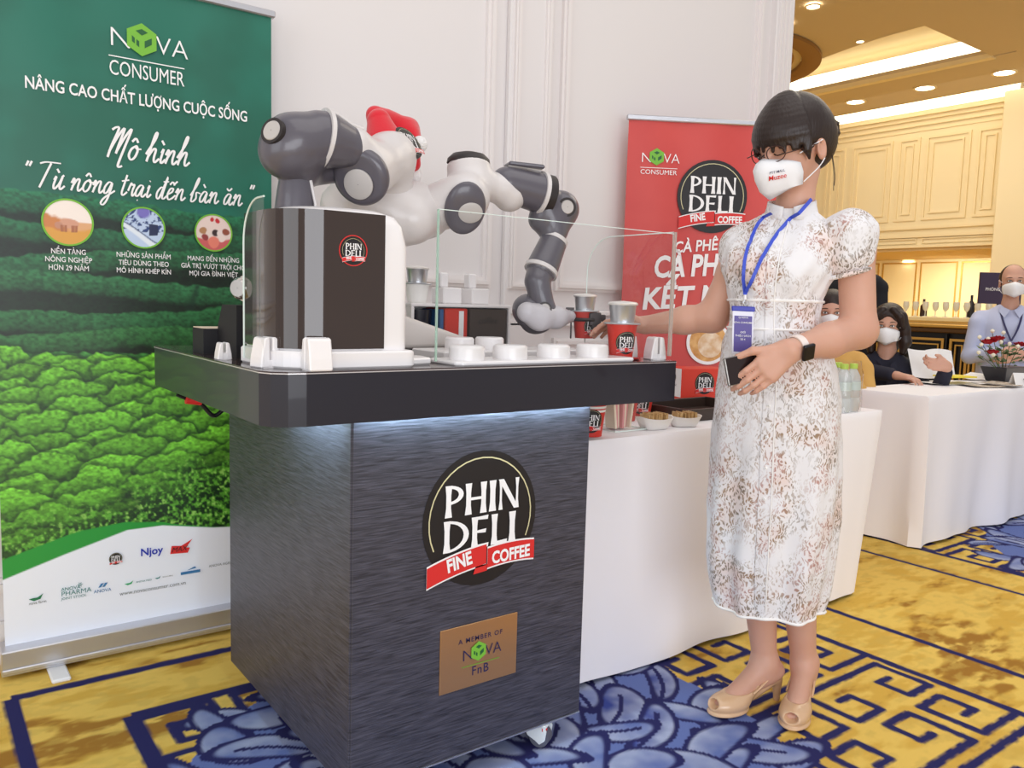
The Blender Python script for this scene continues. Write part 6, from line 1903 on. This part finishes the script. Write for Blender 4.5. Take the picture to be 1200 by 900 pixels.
# ------------------------------------------------------------------ people in the background
def bg_person(label, head, rz, cloth, hair, arms, half=.17, height=None, tilt=(0, 0), lap=True, torso_w=.115, waist=.55, legs=False, collar=None, lim=.75):
    hx, hy, hz = head
    p = thing('person', label, 'person', (hx, hy, 0), rz)
    ORG[p] = np.zeros(3)
    M = rot3(tilt[0], tilt[1]); c = (0, 0, hz)
    z0 = hz-lim
    s = SDF((-.5, -.55, z0-.05), (.5, .3, hz+.18), .006)
    add_head(s, M, c)
    ct = M @ np.array((0, .022, -.06))+np.array(c)
    s.chain([tuple(ct), (0, .04, hz-.15), (0, .04, hz-.26)], [.048, .05, .06], .02)
    s.chain([(0, .04, hz-.3), (0, .03, z0+.1)], [.08, .09], .03)
    for sh, elb, wr, f, n, t in arms:
        s.chain([(sh[0]*.7, .03, hz-.27), sh, elb, wr], [.035, .036, .034, .024], .01)
        hand(s, wr, f, n, t, (.3, .5, .4), L=.98)
    body_ = s.mesh('body', skin, p, True)
    face_parts(body_, M, c)
    q = SDF((-.5, -.55, z0-.06), (.5, .32, hz-.05), .006)
    q.cone((-half+.02, .035, hz-.255), (half-.02, .035, hz-.255), .058, .058, .03)
    q.cone((-.05, .035, hz-.20), (.05, .035, hz-.20), .05, .05, .05)
    q.chain([(-.05, .03, hz-.32), (-.05, .03, hz-.5), (-.05, .03, z0)], [torso_w, torso_w*.95, torso_w*1.02], .04)
    q.chain([(.05, .03, hz-.32), (.05, .03, hz-.5), (.05, .03, z0)], [torso_w, torso_w*.95, torso_w*1.02], .04)
    for sh, elb, wr, f, n, t in arms:
        w2 = tuple(np.array(wr)*.86+np.array(elb)*.14)
        q.chain([(sh[0]*.8, .035, hz-.26), sh, elb, w2], [.058, .056, .05, .038], .02)
    # open neck
    q.cone((0, -.06, hz-.12), (0, -.115, hz-.26), .045, .018, .01, op='-')
    q.cone((0, .035, hz-.08), (0, .03, hz-.175), .056, .052, .008, op='-')
    cl = q.mesh('clothing', cloth, p, True)
    if hair:
        h = SDF((-.2, -.2, hz-.34), (.2, .2, hz+.17), .005)
        h.T = (M, np.array(c))
        if hair == 'bob':
            h.ell((0, .02, .038), (.092, .104, .10))
            for qd in (-1, 1):
                h.chain([(qd*.072, -.02, .06), (qd*.088, .0, -.02), (qd*.095, .005, -.09), (qd*.088, -.005, -.15)], [.03, .03, .034, .02], .02)
                h.chain([(qd*.03, -.06, .10), (qd*.068, -.066, .06), (qd*.082, -.045, .0)], [.02, .018, .012], .01)
            h.chain([(0, .085, .0), (0, .085, -.12)], [.07, .06], .03)
            h.ell((.006, -.13, -.005), (.056, .085, .088), k=.012, op='-')
        elif hair == 'up':
            h.ell((0, .022, .042), (.082, .098, .094))
            h.ell((0, -.12, -.03), (.085, .085, .095), k=.012, op='-')
            h.ell((0, -.04, -.1), (.12, .1, .08), k=.012, op='-')
            h.ell((0, .09, .08), (.04, .04, .04), k=.02)
        elif hair == 'short':
            h.ell((0, .03, .03), (.081, .090, .095))
            h.ell((0, -.10, .06), (.07, .10, .12), k=.012, op='-')
            h.ell((0, -.04, -.1), (.12, .12, .08), k=.012, op='-')
        else:
            h.ell((0, .022, .04), (.082, .096, .094))
            h.ell((0, -.12, -.03), (.085, .09, .10), k=.012, op='-')
            h.ell((0, -.03, -.1), (.12, .12, .08), k=.012, op='-')
        h.mesh('hair', hairm, p, True)
    make_mask(p, M, c)
    if legs:
        l = SDF((-.3, -.2, -.01), (.3, .3, z0+.1), .008)
        for qd in (-1, 1):
            l.chain([(qd*.08, .03, z0+.04), (qd*.09, .02, z0*.5), (qd*.09, .04, .08)], [.10, .07, .055], .03)
            l.cone((qd*.09, .05, .045), (qd*.1, -.12, .035), .045, .035, .02)
        l.mesh('trousers', mat('black_trousers', lin(28, 28, 34), .8), p, True)
    return p, M, c, cl
def face_cam(p): return math.atan2(-p[0], p[1])
navyc = mat('navy_suit_cloth', lin(34, 34, 50), .8, bump=(400, .2, .001))
h1 = (4.677,2.56,1.056)
rz1 = face_cam(h1)
z1 = h1[2]
p, M, c, cl = bg_person('masked woman with dark bob and navy suit seated reading papers', h1, rz1, navyc, 'bob',
    [((.17, 0, z1-.29), (.25, -.10, z1-.47), (.31, -.28, .85), (-.9, -.3, .1), (0, -.8, .4), (0, .3, .9)), ((-.17, 0, z1-.29), (-.16, -.12, .80), (.06, -.28, .785), (.9, -.4, -.05), (0, 0, -1), (.2, 1, 0))], .165, tilt=(R(-6), R(4)), torso_w=.105, lim=.5)
MB().loft([[(-.055, -.075, z1-.20), (-.028, -.098, z1-.22)], [(-.075, -.092, z1-.30), (-.012, -.112, z1-.32)], [(-.02, -.108, z1-.42), (.004, -.112, z1-.43)]], closed=False).build('lapel', navyc, cl, local=True)
MB().loft([[(.028, -.098, z1-.22), (.055, -.075, z1-.20)], [(.012, -.112, z1-.32), (.075, -.092, z1-.30)], [(.0, -.112, z1-.43), (.024, -.108, z1-.42)]], closed=False).build('lapel', navyc, cl, local=True)
h2 = (4.013,2.52,1.118)
z2 = h2[2]
bg_person('masked woman in mustard blouse partly hidden behind the bent elbow', h2, face_cam(h2), mat('mustard_blouse', lin(208, 162, 88), .8), 'up',
    [((.17, 0, z2-.29), (.22, -.05, z2-.5), (.1, -.25, .82), (-.5, -.8, 0), (0, 0, -1), (-1, .3, 0)), ((-.17, 0, z2-.29), (-.22, -.05, z2-.5), (-.1, -.25, .82), (.5, -.8, 0), (0, 0, -1), (1, .3, 0))], .165, lim=.5)
h3 = (6.15,2.5,1.366)
z3 = h3[2]
shirt = mat('pale_blue_shirt', lin(188, 194, 222), .7, bump=(300, .2, .001))
p, M, c, cl = bg_person('masked man in pale blue shirt standing behind the flowers', h3, face_cam(h3)+R(8), shirt, 'short',
    [((.19, 0, z3-.29), (.23, -.04, z3-.52), (.04, -.19, z3-.50), (-.9, -.2, -.2), (0, 1, 0), (-.1, -.2, 1)), ((-.19, 0, z3-.29), (-.23, -.04, z3-.52), (-.04, -.21, z3-.47), (.9, -.1, -.2), (0, 1, 0), (.1, -.2, 1))], .195, torso_w=.13, lim=.72, legs=True)
for qd in (-1, 1): MB().loft([[(qd*.012, -.075, z3-.19), (qd*.06, -.035, z3-.165)], [(qd*.045, -.092, z3-.245), (qd*.075, -.05, z3-.20)]], closed=False).build('collar', shirt, cl, local=True)
lan2 = thing('lanyard', 'navy lanyard with name badge worn by the man in pale blue shirt', 'lanyard', (h3[0], h3[1], 0), face_cam(h3)+R(8))
ORG[lan2] = np.zeros(3)
for qd in (-1, 1): ribbon([(qd*.065, -.03, z3-.19), (qd*.055, -.085, z3-.25), (qd*.03, -.128, z3-.33), (0, -.14, z3-.40)], .006, 'neck_ribbon', lan2, ink_navy, hug=False)
MB().obox((0, -.145, z3-.46), (.045, 0, 0), (0, .002, 0), (0, 0, .055)).build('badge', mat('badge_purple_edge', lin(110, 96, 150), .4), lan2, local=True)
MB().obox((0, -.148, z3-.465), (.034, 0, 0), (0, .001, 0), (0, 0, .036)).build('badge_card', mat('badge_pink_card', lin(226, 196, 206), .5), lan2, local=True)
h4 = (5.547,3.315,1.597)
z4 = h4[2]
bg_person('person in black suit standing behind the two seated women', h4, face_cam(h4)+R(150), mat('black_suit_cloth', lin(22, 22, 30), .8), 'plain',
    [((.19, 0, z4-.29), (.22, .0, z4-.56), (.2, -.06, z4-.66), (0, -.2, -1), (-1, 0, 0), (0, -1, 0)), ((-.19, 0, z4-.29), (-.22, .0, z4-.56), (-.2, -.06, z4-.66), (0, -.2, -1), (1, 0, 0), (0, -1, 0))], .19, torso_w=.13, lim=.72, legs=True)
# chairs for the seated women
for h_, lb in ((h1, 'dark chair under the navy-suited woman'), (h2, 'dark chair under the woman with hair up')):
    t = thing('banquet_chair', lb, 'chair', (h_[0]+.11, h_[1]+.09, 0), face_cam(h_))
    ORG[t] = np.zeros(3)
    MB().box((-.2, -.2, .40), (.2, .22, .46)).build('seat', bb, t, bevel=.015, local=True)
    MB().box((-.19, .19, .52), (.19, .23, .86)).build('backrest', bb, t, bevel=.015, local=True)
    for x in (-.19, .165):
        for y in (-.19, .2): MB().box((x, y, 0), (x+.025, y+.025, .40 if y < 0 else .6)).build('leg', alu, t, local=True)
